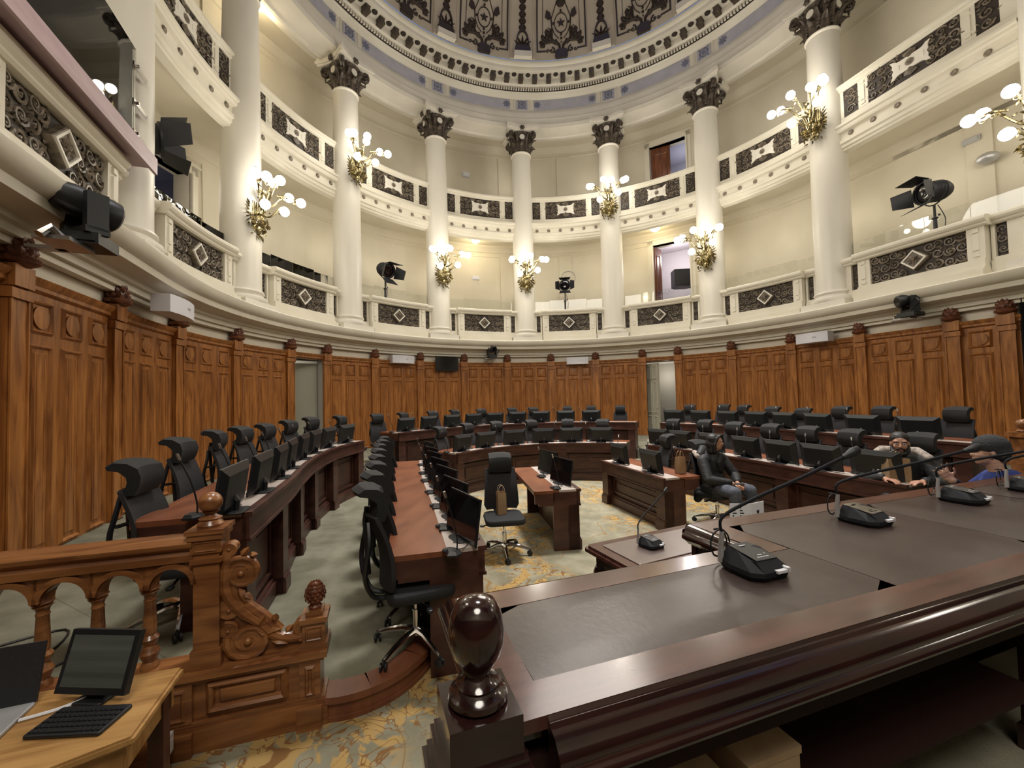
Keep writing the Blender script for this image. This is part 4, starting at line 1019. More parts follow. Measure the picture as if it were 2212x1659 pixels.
def desk(label, P, zb, zt, npan, depth=.74, shelf=.28, group=None, end0=True, end1=True, cat='desk', name='curved_desk'):
    t = thing(name, label, cat, Matrix.Translation((*P[0], zb)), group)
    mi = t.matrix_world.inverted()
    def add(n, bm, mat, smooth=False):
        bm.transform(mi); return obj(n, bm, mat, t, smooth=smooth)
    L = cum(P)[-1]
    bm = B(); strip(bm, P, 0, .05, zt-.21, zt-.03); strip(bm, P, -.018, .05, zt-.035, zt); strip(bm, P, -.012,.05, zt-.215, zt-.19); add('fascia', bm, DARK)
    bm = B(); strip(bm, P, .13, .17, zb, zt-.20); add('back_board', bm, DARK)
    bm = B(); strip(bm, P, .07, .16, zb, zb+.14); strip(bm, P, .09,.16, zb+.14, zb+.17); add('plinth', bm, DARK)
    bm = B(); strip(bm, P, .05, shelf, zt-.03, zt-.002); add('monitor_shelf', bm, LAM)
    bm = B(); strip(bm, P, shelf, depth, zt-.045, zt-.006); strip(bm, P, depth-.01, depth+.012, zt-.055, zt-.001); add('worktop', bm, TOPW)
    pw = .20
    for k in range(npan+1):
        s = (L-pw)*k/npan
        bm = B(); Q = sub(P, s, s+pw, .1); strip(bm, Q, .015, .13, zb, zt-.2); strip(bm, Q, -.01, .13, zb, zb+.13); strip(bm, Q, .0,.13, zb+.13, zb+.155); add('stile', bm, DARK)
        if k < npan:
            a = s+pw+.06; b = (L-pw)*(k+1)/npan-.06; bm = B(); Q = sub(P, a, b, .12)
            strip(bm, Q, .105, .14, zt-.30, zt-.27); strip(bm, Q, .105,.14, zb+.22, zb+.25); strip(bm, sub(P,a,a+.03), .105,.14, zb+.22, zt-.27); strip(bm, sub(P,b-.03,b), .105,.14, zb+.22, zt-.27)
            strip(bm, sub(P,a+.08,b-.08,.15), .115,.14, zb+.31, zt-.36); add('front_panel', bm, DARK)
    for e, on in ((0, end0), (1, end1)):
        if not on: continue
        Q = sub(P, 0, .04) if e == 0 else sub(P, L-.04, L)
        bm = B(); strip(bm, Q, .02, depth*.60, zb, zt-.03); add('end_panel', bm, DARK)
        bm = B(); strip(bm, Q, depth*.60, depth-.05, zt-.20, zt-.045); strip(bm, Q, depth-.05, depth+.0, zt-.17, zt-.045); add('bracket', bm, DARK)
    # partitions under the worktop
    bm = B(); strip(bm, P, depth*.60-.02, depth*.60, zt-.16, zt-.045); add('rail_board', bm, DARK)
    return t
desk('long curved dark wood desk along the left aisle, nearest to the railing', A_F, .15, 1.20, 5, .72, group='curved desks')
desk('low curved desk left of centre with reddish worktop and open monitors', B_F, .0, .895, 4, .68, group='curved desks')
desk('curved dark desk of the inner row at the back centre', D_F, .0, .885, 3, .72, group='curved desks')
desk('curved dark desk of the outermost back row before the wainscot', E_F, .15, 1.195, 5, .74, group='curved desks')
desk('curved dark desk of the inner row at right behind the seated woman', R2_F, .0, .885, 3, .72, group='curved desks')
desk('curved dark desk of the outer row at right before the wainscot', R3_F, .15, 1.19, 4, .74, group='curved desks')
desk('short straight desk with two monitors right of the chair with a paper bag', C_F, 0, .78, 1, .60, name='short_desk', group='short desks')
desk('short straight desk with two monitors beside the seated woman', F_F, 0, .77, 1, .62, name='short_desk', group='short desks')

# ================================================================== CHAIRS
def rbox(bm, x0,x1,y0,y1,z0,z1,r,m=None,mi=0,n=3):
    """box rounded in plan and softened at top and bottom"""
    def outline(ins):
        pts = []
        for cx, cy, a0 in ((x1-r,y1-r,0),(x0+r,y1-r,PI/2),(x0+r,y0+r,PI),(x1-r,y0+r,3*PI/2)):
            for k in range(n+1):
                a = a0+PI/2*k/n; pts.append((cx+(r-ins)*math.cos(a), cy+(r-ins)*math.sin(a)))
        return pts
    e = min((z1-z0)*.35, r*.6)
    rings = [[Vector((x,y,z)) for x,y in outline(i)] for i, z in ((e,z0),(e*.3,z0+e*.3),(0,z0+e),(0,z1-e),(e*.3,z1-e*.3),(e,z1))]
    if m: rings = [[m@v for v in r_] for r_ in rings]
    quads(bm, rings, True, mi, True)
def chair_parts():
    P = {}
    bm = B(); rbox(bm, -.25,.25,-.23,.26,.42,.50,.09)
    P['seat'] = (mesh_of('seat', bm, FAB, True), None)
    # curved backrest: swept cross sections
    bm = B(); rings = []
    for t in [k/8 for k in range(9)]:
        z = .52+.52*t; y = -.235-.10*t+.045*math.sin(PI*t); w = .235-.03*t if t < .9 else .20
        if t == 0: w = .20
        sec = []
        for u in (-1,-.6,-.2,.2,.6,1): sec.append(Vector((u*w, y+.05*u*u, z)))
        for u in (1,.6,.2,-.2,-.6,-1): sec.append(Vector((u*w, y-.028+.05*u*u, z)))
        rings.append(sec)
    quads(bm, rings, True, 0, True); P['backrest'] = (mesh_of('backrest', bm, FABG, True), None)
    bm = B()
    for s in (-1,1): tube(bm, catm3([Vector((s*.05,-.16,.43)),Vector((s*.06,-.30,.45)),Vector((s*.12,-.365,.58)),Vector((s*.17,-.37,.72)),Vector((s*.16,-.345,.86)),Vector((s*.10,-.345,.99))],3), .018, 6)
    tube(bm, [(0,-.335,.60),(0,-.36,.98),(0,-.345,1.08)], .018, 6); tube(bm, [(-.17,-.33,.80),(0,-.345,.78),(.17,-.33,.80)], .014, 6)
    P['back_frame'] = (mesh_of('back_frame', bm, BLK, True), None)
    bm = B(); prof = [(-.325,.985),(-.335,1.03),(-.318,1.08),(-.325,1.13),(-.37,1.175),(-.435,1.19),(-.445,1.215),(-.40,1.245),(-.32,1.235),(-.255,1.19),(-.235,1.12),(-.245,1.05),(-.275,.985)]
    rings = []
    for k in range(7):
        u = -1+2*k/6; x = u*.150; c = .035*u*u; sh = 1-.10*abs(u)**3
        rings.append([Vector((x, y+c, 1.13+(z-1.13)*sh)) for y, z in prof])
    quads(bm, rings, True, 0, True); P['headrest'] = (mesh_of('headrest', bm, FAB, True), None)
    bm = B()
    tube(bm, [(.20,-.02,.44),(.29,-.02,.46),(.30,-.03,.56),(.30,-.05,.66)], .018, 6); rbox(bm, .255,.335,-.15,.12,.665,.69,.035)
    a1 = mesh_of('armrest', bm, BLK, True)
    
    bm = B(); tube(bm, [(0,0,.10),(0,0,.28)], .028, 10); tube(bm, [(0,0,.28),(0,0,.43)], .016, 8); P['gas_lift'] = (mesh_of('gas_lift', bm, CHR, True), None)
    bm = B(); bx(bm, -.10,.10,-.12,.10,.395,.43); tube(bm, [(.08,.02,.40),(.27,.04,.385)], .009, 5); rbox(bm,.25,.31,.02,.06,.372,.396,.015); P['tilt_mechanism'] = (mesh_of('tilt_mechanism', bm, BLK), None)
    bm = B()
    for k in range(5):
        a = 2*PI*k/5+.3; c, s = math.cos(a), math.sin(a); tube(bm, [(0,0,.125),(.11*c,.11*s,.13),(.24*c,.24*s,.10),(.325*c,.325*s,.07)], [.030,.024,.018,.014], 8)
    lathe(bm, [(.03,.09),(.042,.10),(.042,.14),(.03,.15)], 12); P['star_base'] = (mesh_of('star_base', bm, CHR, True), None)
    bm = B()
    for s in (-1,1): lathe(bm, [(.001,.008),(.026,.008),(.030,.013),(.030,.022),(.02,.026),(.001,.026)], 12, Matrix.Rotation(s*PI/2,4,'X') @ Matrix.Identity(4))
    tube(bm, [(0,0,.0),(0,0,.055)], .008, 6); rbox(bm, -.018,.018,-.012,.012,.01,.042,.01)
    cm = mesh_of('caster', bm, BLK, True)
    for k in range(5):
        a = 2*PI*k/5+.3; P['caster.%03d' % k] = (cm, Matrix.Translation((.325*math.cos(a),.325*math.sin(a),.030)) @ Matrix.Rotation(a*2.3,4,'Z'))
    return P
CHP = chair_parts()
def chair(x, y, z, face, label, group, scale=1.0, casters=True, dz=0.0, arms=True):
    """face: direction the sitter looks, radians anticlockwise from +Y"""
    t = thing('office_chair', label, 'chair', T(x, y, z, rz=face), group)
    for k, (me, mm) in CHP.items():
        if (k.startswith('caster') and not casters) or (k.startswith('armrest') and not arms): continue
        n = k.split('.')[0]; m2 = mm if mm is not None else Matrix.Identity(4)
        if dz and n in ('seat','backrest','back_frame','headrest','armrest','tilt_mechanism'): m2 = Matrix.Translation((0,0,dz)) @ m2
        put(n, me, t, m2)
    return t
def look(a, b): return math.atan2(-(b[0]-a[0]), b[1]-a[1])
ORD = ['first','second','third','fourth','fifth','sixth','seventh','eighth','ninth','tenth']
def seats(heads, P, zf, row, group, front, back=.0, dz=(), turn=(), casters=False):
    """seats whose headrest tops stand at the given plan points"""
    L = cum(P)
    for i, h in enumerate(heads):
        # nearest point of the desk line gives the facing
        best = min(range(len(P)), key=lambda k: math.dist(P[k], h)); i0 = max(0,min(best,len(P)-2)); d = (Vector(P[i0+1])-Vector(P[i0])).normalized()
        face = math.atan2(d.y, d.x) + PI + (turn[i] if i < len(turn) else 0)
        f = Vector((-math.sin(face), math.cos(face)))
        c = Vector(h) + f*(.22+back)
        chair(c.x, c.y, zf, face, 'black headrest chair, %s, row %s' % (ORD[i]+(' seat from the left' if front else ' seat from the far end'), row), group, casters=casters, dz=(dz[i] if i < len(dz) else 0))
# heads measured in plan
A_H = [(-4.38,-5.86),(-4.98,-4.72),(-5.30,-3.75),(-5.50,-2.95),(-5.62,-2.15),(-5.72,-1.25),(-5.74,-.35),(-5.45,.45)]
seats(A_H, A_F, .40, 'along the left wainscot', 'chairs of the left outer row', True, turn=(-.02,-.12,.05,-.15,-.1,.0,-.15,-.05), dz=(-.03,.03,.04,.03,.02,.03,.04,.03), casters=True)
E_H = [(-5.05,1.75),(-4.55,2.55),(-3.85,3.15),(-3.30,4.05),(-2.50,4.30),(-1.50,4.65),(-.80,4.55),(.33,4.75),(1.10,4.65),(1.95,4.25)]
seats(E_H, E_F, .40, 'before the back wainscot', 'chairs of the back outer row', True, turn=(-.2,.25,-.1,.3,-.1,.1,.2,0,0,.1))
D_H = [(-3.12,.05),(-2.62,1.0),(-1.95,1.40),(-1.05,1.72),(-.15,1.62),(.65,1.25)]
seats(D_H, D_F, .15, 'behind the back centre inner desk', 'chairs of the back inner row', True, turn=(.2,.3,.1,.3,.0,-.1))
R3_H = [(3.75,3.3),(4.45,2.75),(4.55,2.0),(4.75,1.1),(4.95,.35),(5.25,-.3),(5.35,-1.15),(5.65,-2.15)]
seats(R3_H, R3_F, .40, 'before the right wainscot', 'chairs of the right outer row', True, turn=(.2,.1,-.2,.1,.2,0,0,.0), dz=(0,0,0,-.03,-.05,0,.02,.02))
R2_H = [(2.15,.70),(2.62,.15),(2.78,-.72),(3.05,-1.40),(3.25,-2.05),(3.40,-2.72),(3.72,-3.45)]
seats(R2_H, R2_F, .15, 'behind the right inner desk', 'chairs of the right inner row', True, turn=(.3,.1,.2,.1,.1,.0,.1))
LB = cum(B_F)[-1]
for i in range(8):
    s = .16+i*(LB-.3)/7.4; p, d = at_len(B_F, cum(B_F), s)
    c = Vector((p.x-d.y*.50, p.y+d.x*.50)); face = math.atan2(d.y, d.x)+PI + (.22 if i % 2 else .16)
    chair(c.x, c.y, .15, face, ('nearest black chair at the low curved desk, chrome base in full view' if i == 0 else 'black chair tucked at the low curved desk, %s behind the nearest' % ORD[i-1]), 'chairs of the low curved desk', casters=i < 3)
chair(-1.80,-3.62,0, PI+R_(8), 'black mesh chair in the middle of the floor with a paper bag on its seat', 'chairs in the well', arms=False)
chair(1.44,-2.62,0, R_(-156), 'black mesh chair on which the woman in the parka sits', 'chairs in the well')
chair(.95,-1.30,.0, R_(95), 'black mesh chair behind the short desk beside the seated woman', 'chairs in the well')

# ================================================================== MONITORS, MICROPHONES, MICE
def monitor_parts():
    P = {}
    bm = B()
    q = [[Vector((-.275,.0,.012)),Vector((.275,.0,.012)),Vector((.275,.0,.355)),Vector((-.275,.0,.355))],
         [Vector((-.275,-.016,.012)),Vector((.275,-.016,.012)),Vector((.275,-.016,.355)),Vector((-.275,-.016,.355))],
         [Vector((-.20,-.050,.065)),Vector((.20,-.050,.065)),Vector((.20,-.050,.300)),Vector((-.20,-.050,.300))]]
    quads(bm, q, True, 0, True); P['shell'] = mesh_of('shell', bm, MON)
    bm = B(); bx(bm, -.265,.265,.0,.003,.025,.345); P['display'] = mesh_of('display', bm, SCR)
    bm = B(); tube(bm, [(0,-.05,.12),(0,-.075,.08),(0,-.07,.01)], .022, 6); rbox(bm, -.11,.11,-.14,.06,0,.012,.04); P['stand'] = mesh_of('stand', bm, BLK)
    return P
MNP = monitor_parts()
def monitor(x, y, z, face, label, group, tilt=-.15):
    t = thing('monitor', label, 'monitor', T(x,y,z,rz=face), group)
    for k, me in MNP.items():
        put(k, me, t, Matrix.Identity(4) if k == 'stand' else Matrix.Translation((0,0,.0)) @ Matrix.Rotation(-tilt,4,'X'))
def mic_parts():
    P = {}
    bm = B(); rings = [[Vector((x*s,y*s2,z)) for x,y in ((-.05,-.045),(.05,-.045),(.06,.02),(.03,.06),(-.03,.06),(-.06,.02))] for s,s2,z in ((1,1,0),(1,1,.014),(.75,.7,.035))]
    quads(bm, rings, True, 0, True); P['base'] = mesh_of('base', bm, BLK)
    bm = B(); tube(bm, catm3([Vector((0,.03,.03)),Vector((.01,.03,.12)),Vector((.03,.0,.27)),Vector((.07,-.05,.43))]), .0055, 6); P['gooseneck'] = mesh_of('gooseneck', bm, BLK, True)
    bm = B(); tube(bm, [(.066,-.046,.42),(.070,-.051,.435),(.078,-.06,.465)], [.008,.010,.009], 8); P['capsule'] = mesh_of('capsule', bm, STEEL, True)
    return P
MCP = mic_parts()
def mic(x, y, z, face, label, group):
    t = thing('microphone', label, 'microphone', T(x,y,z,rz=face), group)
    for k, me in MCP.items(): put(k, me, t)
    return t
bm = B(); ball(bm, (0,0,.012), .032, 12, sy=1.6, sz=.55); MOUSE = mesh_of('mouse', bm, BLK, True)
bm = B(); tube(bm, catm3([Vector((0,-.05,.01)),Vector((.03,-.12,.006)),Vector((.12,-.15,.006)),Vector((.16,-.05,.006))]), .003, 4); MCORD = mesh_of('cord', bm, BLK)
def mouse(x, y, z, face, label, group):
    t = thing('computer_mouse', label, 'mouse', T(x,y,z,rz=face), group); put('shell', MOUSE, t); put('cord', MCORD, t)
def outfit(P, n, zt, row, group, pts=None, offs=.17, s0=.25, s1=.25, mics=True, mice=False, spin=0.0, flip=False, mo=.30):
    L = cum(P)
    for i in range(n):
        if pts: s = min(range(200), key=lambda k: math.dist(at_len(P, L, L[-1]*k/199)[0], pts[i]))/199*L[-1]
        else: s = s0+(L[-1]-s0-s1)*i/(n-1)
        p, d = at_len(P, L, s); out = Vector((-d.y, d.x)); face = math.atan2(d.y, d.x)
        q = p+out*offs
        monitor(q.x, q.y, zt, face+spin, '%s monitor from the %s, desk %s' % (ORD[i].capitalize(), 'near end' if flip else 'left', row), group)
        if mics:
            q = p+out*(mo+(.04 if row.startswith('of the left') else 0))+d*(-.10 if row.startswith('of the left') else -.31); mic(q.x, q.y, zt, face+PI, '%s gooseneck microphone from the %s, desk %s' % (ORD[i].capitalize(), 'near end' if flip else 'left', row), group.replace('monitors','microphones'))
        if mice:
            q = p+out*(mo+.02)+d*(-.22 if not flip else -.24); mouse(q.x, q.y, zt, face, '%s mouse from the %s, desk %s' % (ORD[i].capitalize(), 'near end' if flip else 'left', row), group.replace('monitors','mice'))
outfit(A_F, 8, 1.20, 'of the left outer row', 'monitors of the left outer row', [(-3.75,-5.83),(-3.96,-5.16),(-4.17,-4.53),(-4.35,-3.89),(-4.62,-3.15),(-4.72,-2.5),(-4.78,-1.82),(-4.75,-1.1)], flip=True)
outfit(B_F, 7, .893, 'left of centre, screens facing left', 'monitors of the low curved desk', [(-2.06,-5.62),(-2.25,-5.05),(-2.47,-4.38),(-2.63,-3.75),(-2.84,-3.07),(-2.99,-2.51),(-3.17,-1.75)], mice=True, flip=True, offs=.16, mo=.25, spin=.28)
outfit(D_F, 6, .885, 'of the back centre inner row', 'monitors of the back inner row', [(-2.60,-.35),(-2.1,.1),(-1.5,.5),(-.85,.75),(-.2,.75),(.45,.62)])
outfit(E_F, 9, 1.195, 'of the back outer row', 'monitors of the back outer row', [(-4.1,1.25),(-3.65,1.85),(-3.15,2.4),(-2.6,2.85),(-2.0,3.15),(-1.35,3.4),(-.65,3.47),(.08,3.45),(.8,3.3)], mics=True)
outfit(R2_F, 7, .885, 'of the right inner row', 'monitors of the right inner row', [(1.42,-.1),(1.68,-.65),(1.95,-1.3),(2.16,-2.0),(2.33,-2.62),(2.48,-3.22),(2.68,-3.85)])
outfit(R3_F, 8, 1.19, 'of the right outer row', 'monitors of the right outer row', [(2.72,2.1),(3.15,1.55),(3.5,.95),(3.78,.3),(3.98,-.3),(4.15,-1.0),(4.35,-1.75),(4.6,-2.5)])
outfit(C_F, 2, .78, 'right of the chair with the paper bag', 'monitors of the short middle desk', [(-.88,-3.15),(-.99,-2.35)], mice=True, flip=True, spin=.25)
outfit(F_F, 2, .77, 'beside the seated woman', 'monitors of the short right desk', [(.14,-1.6),(.38,-2.5)], mice=False)
# papers on the far desks
for i, (P, s, z, lab) in enumerate(((E_F, 4.2, 1.195,'small white notepad on the back outer desk left of the gap'),(D_F,3.2,.885,'small white notepad between two monitors of the back inner desk'),(R3_F,2.0,1.19,'small white notepad on the right outer desk'),(R2_F,3.1,.885,'small white notepad on the right inner desk behind the woman'))):
    p, d = at_len(P, cum(P), s); q = p+Vector((-d.y,d.x))*.16
    bm = B(); bx(bm, -.07,.07,-.05,.05,0,.012); tag(obj('notepad', bm, PAPER, mat=T(q.x,q.y,z,rz=math.atan2(d.y,d.x))), lab, 'notepad')

# ================================================================== RAILING, STEP AND SIDE DESK AT LEFT
JA = R_(16.5); JO = Vector((-3.56,-6.38))           # axis through the newel post, x' to the right
JM = Matrix.Translation((JO.x,JO.y,0)) @ Matrix.Rotation(JA,4,'Z')
t = thing('carved_railing', 'golden wooden railing with arches, turned balusters, ball finial and carved scroll', 'railing', JM)
bm = B()   # low wall under the scroll and the newel
bx(bm, -.36,.62,-.07,.07,0,.43); bx(bm, -.40,.66,-.10,.10,0,.14); bx(bm, -.385,.645,-.09,.09,.14,.17); bx(bm, -.38,.64,-.095,.095,.39,.415); bx(bm, -.40,.66,-.115,.115,.415,.45)
obj('low_wall', bm, WOODH, t)
for x0,x1 in ((-.36,-.06),(.50,.62)):
    bm = B(); bx(bm, x0,x1,-.095,-.07,.17,.39); frame_bars(bm, x0+.03,x1-.03,.19,.37,-.095,.025,.015); bx(bm, x0-.01,x1+.01,-.13,-.09,0,.13); obj('pier', bm, WOODH, t)
bm = B(); frame_bars(bm, .0,.44,.19,.385,-.07,.05,.03); frustum(bm, .07,.37,.25,.33,-.07,-.085,.01); obj('wall_panel', bm, WOODH, t)
bm = B()   # newel post
bx(bm, -.066,.066,-.066,.066,.43,1.12); bx(bm, -.078,.078,-.078,.078,.43,.56); bx(bm, -.080,.080,-.080,.080,1.06,1.09)
for z0,z1,e in ((1.12,1.20,.078),(1.20,1.235,.090),(1.235,1.26,.100)): bx(bm, -e,e,-e,e,z0,z1)
frame_bars(bm, -.06,.06,1.13,1.19,-.078,.010,.006)
obj('newel_post', bm, WOODH, t)
bm = B(); lathe(bm, [(.001,1.26),(.066,1.26),(.07,1.275),(.06,1.29),(.055,1.30),(.062,1.31),(.035,1.325),(.03,1.335),(.05,1.35)], 20)
ball(bm, (0,0,1.402), .063, 20); obj('ball_finial', bm, WOODH, t, smooth=True)
bm = B()   # hand rail going left
L = 2.4
prof = [(-.07,1.08),(-.075,1.12),(-.06,1.14),(-.085,1.165),(-.09,1.19),(-.06,1.215),(0,1.225),(.06,1.215),(.09,1.19),(.085,1.165),(.06,1.14),(.075,1.12),(.07,1.08)]
quads(bm, [[Vector((x,y,z)) for y, z in prof] for x in (-.066,-L)], True, 0, True); obj('hand_rail', bm, WOODH, t)
bm = B(); bx(bm, -L,-.066,-.085,.085,.34,.44); bx(bm, -L,-.066,-.07,.07,.44,.48); obj('sill', bm, WOODH, t)
bm = B(); bx(bm, -L,-.36,-.06,.06,0,.34); bx(bm, -L,-.36,-.09,.09,0,.14); obj('sill_wall', bm, WOODH, t)
PIT = .245; AR = .097
for k in range(9):
    xc = -.066-.018-AR - k*PIT
    bm = B()      # arched spandrel
    n = 12; top = 1.085
    arc = [(xc+AR*math.cos(PI*i/n), .945+AR*math.sin(PI*i/n)) for i in range(n+1)]
    for (xa,za),(xb,zb) in zip(arc[:-1], arc[1:]):
        quads(bm, [[Vector((xa,-.045,za)),Vector((xa,-.045,top)),Vector((xb,-.045,top)),Vector((xb,-.045,zb))],[Vector((xa,.045,za)),Vector((xa,.045,top)),Vector((xb,.045,top)),Vector((xb,.045,zb))]], True, 0, True)
    bx(bm, xc-PIT/2-.015+.0, xc-AR, -.045,.045,.93,top); bx(bm, xc+AR, xc+PIT/2+.0, -.045,.045,.93,top)
    quads(bm, [[Vector((xc+r*math.cos(a),y,.945+r*math.sin(a))) for r,y in ((AR+.005,-.05),(AR+.005,-.066),(AR+.035,-.066),(AR+.035,-.045))] for a in [PI*i/16 for i in range(17)]], True, 0, True)
    obj('arch', bm, WOODH, t)
    xb = xc-PIT/2
    bm = B()
    lathe(bm, [(.001,.48),(.045,.48),(.045,.50),(.032,.52),(.045,.55),(.05,.57),(.035,.595),(.028,.61),(.042,.63),(.046,.65),(.03,.67),(.033,.72),(.027,.86),(.031,.868),(.026,.88),(.030,.90),(.044,.915),(.034,.922),(.05,.935),(.001,.936)], 14, Matrix.Translation((xb,0,0)))
    obj('baluster', bm, WOODH, t, smooth=True)
# big carved scroll to the right of the post
bm = B()
def vol(cx, cz, r, turns, a0, sg, w_, y=-.03, dep=1.0):
    n = 26; pts = []; rad = []
    for k in range(n+1):
        tt = k/n; a = a0+sg*turns*2*PI*tt; rr = r*(1-tt)**.85+r*.12; pts.append((cx+rr*math.cos(a), y, cz+rr*math.sin(a))); rad.append(w_*(1-.5*tt))
    tube(bm, pts, rad, 8); ball(bm, (cx,y-.012,cz), r*.22, 10)
    lathe(bm, [(.001,-.04),(r*.9,-.04),(r*.9,.04),(.001,.04)], 18, Matrix.Translation((cx,0,cz)) @ Matrix.Rotation(PI/2,4,'X'), caps=False)
vol(.195,1.005,.085,1.9,PI*.75,-1,.020)
vol(.135,1.155,.04,1.2,PI,1,.012); vol(.135,.79,.055,1.3,PI*.4,1,.014); vol(.13,.67,.045,1.3,PI*.6,-1,.013)
vol(.23,.595,.10,1.9,PI*.9,1,.024); vol(.515,.615,.062,1.8,PI*1.4,1,.020)
tube(bm, catm3([Vector((.125,-.02,1.14)),Vector((.115,-.02,1.02)),Vector((.12,-.02,.90)),Vector((.19,-.02,.78)),Vector((.29,-.02,.68)),Vector((.36,-.02,.60)),Vector((.45,-.02,.565)),Vector((.56,-.02,.57))],4), [.034]*14+[.030]*15, 8)
tube(bm, catm3([Vector((.165,.0,.98)),Vector((.155,.0,.88)),Vector((.22,.0,.79)),Vector((.31,.0,.70)),Vector((.38,.0,.61))],4), .036, 8)
tube(bm, catm3([Vector((.11,0,.80)),Vector((.14,0,.70)),Vector((.12,0,.62)),Vector((.15,0,.52))],3), .024, 6)
prism(bm, [(.10,.49),(.58,.49),(.58,.55),(.40,.58),(.30,.68),(.18,.80),(.13,.95),(.12,1.13),(.095,1.13),(.095,.49)], -.022,.022)
for (x,z,a,Lf) in ((.30,.62,.2,.10),(.34,.57,-.3,.10),(.27,.66,1.0,.09),(.18,.92,-1.2,.10),(.20,.88,-.6,.07),(.19,1.10,.9,.08),(.235,1.10,.3,.05),(.36,.68,1.3,.06),(.42,.60,.9,.07),(.33,.60,2.4,.08)): leaf(bm, (x,-.03,z), a, Lf,.045,.03)
for v in bm.verts: v.co.x = v.co.x*1.07-.036; v.co.z = v.co.z-.04 if v.co.z > .5 else v.co.z*.92+.0
obj('carved_scroll', bm, WOODH, t, smooth=True)
bm = B(); bx(bm, .50,.66,-.085,.085,.49,.53); bx(bm, .515,.645,-.07,.07,.53,.66); frame_bars(bm, .53,.63,.55,.64,-.07,.015,.01); bx(bm, .50,.66,-.085,.085,.66,.69); bx(bm, .53,.63,-.055,.055,.69,.72)
bmesh.ops.translate(bm, verts=bm.verts[:], vec=(0,0,-.045)); obj('end_post', bm, WOODH, t)
bm = B(); mm = Matrix.Translation((.58,0,.675)); lathe(bm, [(.001,0),(.035,0),(.04,.015),(.028,.03),(.045,.05),(.055,.085),(.048,.12),(.028,.15),(.002,.165)], 14, mm)
for j in range(6):
    for k in range(11):
        a = 2*PI*(k+.5*(j%2))/11; rr = (.050,.055,.055,.050,.040,.026)[j]; leaf(bm, (0,0,0), PI/2, .028,.026,.012, mm @ Matrix.Translation((rr*math.cos(a),rr*math.sin(a),.045+.019*j)) @ Matrix.Rotation(a+PI/2,4,'Z'))
obj('pine_cone', bm, CARV, t)
# curved wooden step edge
t = thing('curved_step_edge', 'curved brown wooden step edge running from the railing to the low desk', 'step')
cv = catmull([(-2.99,-6.28),(-2.82,-6.26),(-2.66,-6.19),(-2.51,-6.06),(-2.40,-5.88),(-2.33,-5.66),(-2.31,-5.48)], 4)
for a, b in ((0,8),(8,16),(16,25)):
    Q = cv[a:b+1]; bm = B(); strip(bm, Q, -.02, .15, .115, .158); strip(bm, Q, 0, .03, 0, .12); strip(bm, Q, -.01,.03,0,.03); obj('step_plank', bm, TOPW, t)
bm = B(); plan(bm, [(-3.74,-6.38),(-6.3,-7.15),(-7.7,-6.6),(-7.2,-4.2),(-4.3,-4.8)], .001, .398); S('floor_7', bm, [CARP])
# light oak side desk
SM = Matrix.Translation((-3.20,-7.30,0)) @ Matrix.Rotation(R_(16.5),4,'Z')
t = thing('side_desk', 'light oak side desk in the lower left corner carrying monitor and keyboard', 'desk', SM)
bm = B(); outl = [(0,-.03),(0,.40),(-.08,.42),(-1.4,.42),(-1.4,-.42),(-.30,-.42),(-.22,-.20)]
outl = [(.0,.0),(-.01,.42),(-1.5,.42),(-1.5,-.5),(-.75,-.5),(-.42,-.16)]
plan(bm, outl, .715,.75); plan(bm, [(x*1.0+(.012 if x > -1 else 0), y) for x,y in outl], .722,.74); obj('top', bm, OAK, t)
bm = B()
for i in range(6):
    a = Vector(outl[i]); b = Vector(outl[(i+1)%6]); d = (b-a); ang = math.atan2(d.y,d.x)
    bx(bm, .015, d.length-.015, .03,.05,.60,.715, m=Matrix.Translation((*a,0)) @ Matrix.Rotation(ang,4,'Z'))
obj('apron', bm, OAK, t)
for x, y in ((-.06,.34),(-.12,.06),(-.8,-.35),(-1.4,.3)):
    bm = B(); bx(bm, x-.03,x+.03,y-.03,y+.03,0,.70); obj('leg', bm, DARK, t)
kb = SM
t = thing('keyboard', 'black compact keyboard on the light oak side desk', 'keyboard', T(-3.465,-7.235,.75, rz=R_(2), s=.95))
bm = B(); rbox(bm, -.15,.15,-.075,.085,0,.016,.012); obj('case', bm, BLK, t)
kk = B(); rbox(kk, -.008,.008,-.0075,.0075,0,.006,.002, n=1); KM = mesh_of('key', kk, MON)
for r in range(5):
    for c in range(14):
        if r == 0 and 4 <= c <= 8: continue
        put('key', KM, t, Matrix.Translation((-.132+.0203*c, -.055+.027*r, .015)))
bm = B(); rbox(bm, -.055,.055,-.0075,.0075,0,.006,.002, n=1); put('space_key', mesh_of('space_key', bm, MON), t, Matrix.Translation((-.01,-.055,.015)))
t = thing('flat_monitor', 'black monitor with grey screen turned on the light oak side desk', 'monitor', T(-3.535,-7.13,.75, rz=R_(-4), s=.86))
bm = B(); rbox(bm, -.08,.08,-.02,.10,0,.015,.02); bx(bm, -.05,.05,.03,.05,.01,.14); obj('stand', bm, BLK, t)
mt = Matrix.Translation((0,.0,.045)) @ Matrix.Rotation(R_(-18),4,'X')
bm = B(); bx(bm, -.185,.185,.0,.03,.0,.28); bx(bm, -.15,.15,.035,.06,.04,.24); obj('case', bm, BLK, t, mt)
GS = M('dim_grey_screen', (0.060,0.068,0.062), 0.12, col2=(0.10,0.11,0.10), scale=2.2, stretch=(.3,1,8), detail=2)
bm = B(); bx(bm, -.163,.163,-.003,.0,.030,.255); obj('display', bm, GS, t, mt)
t = thing('laptop', 'black laptop cut off by the left edge of the view on the side desk', 'laptop', T(-3.92,-7.18,.75, rz=R_(20)))
bm = B(); rbox(bm, -.17,.17,-.24,.0,0,.015,.012); obj('case', bm, GREYM, t)
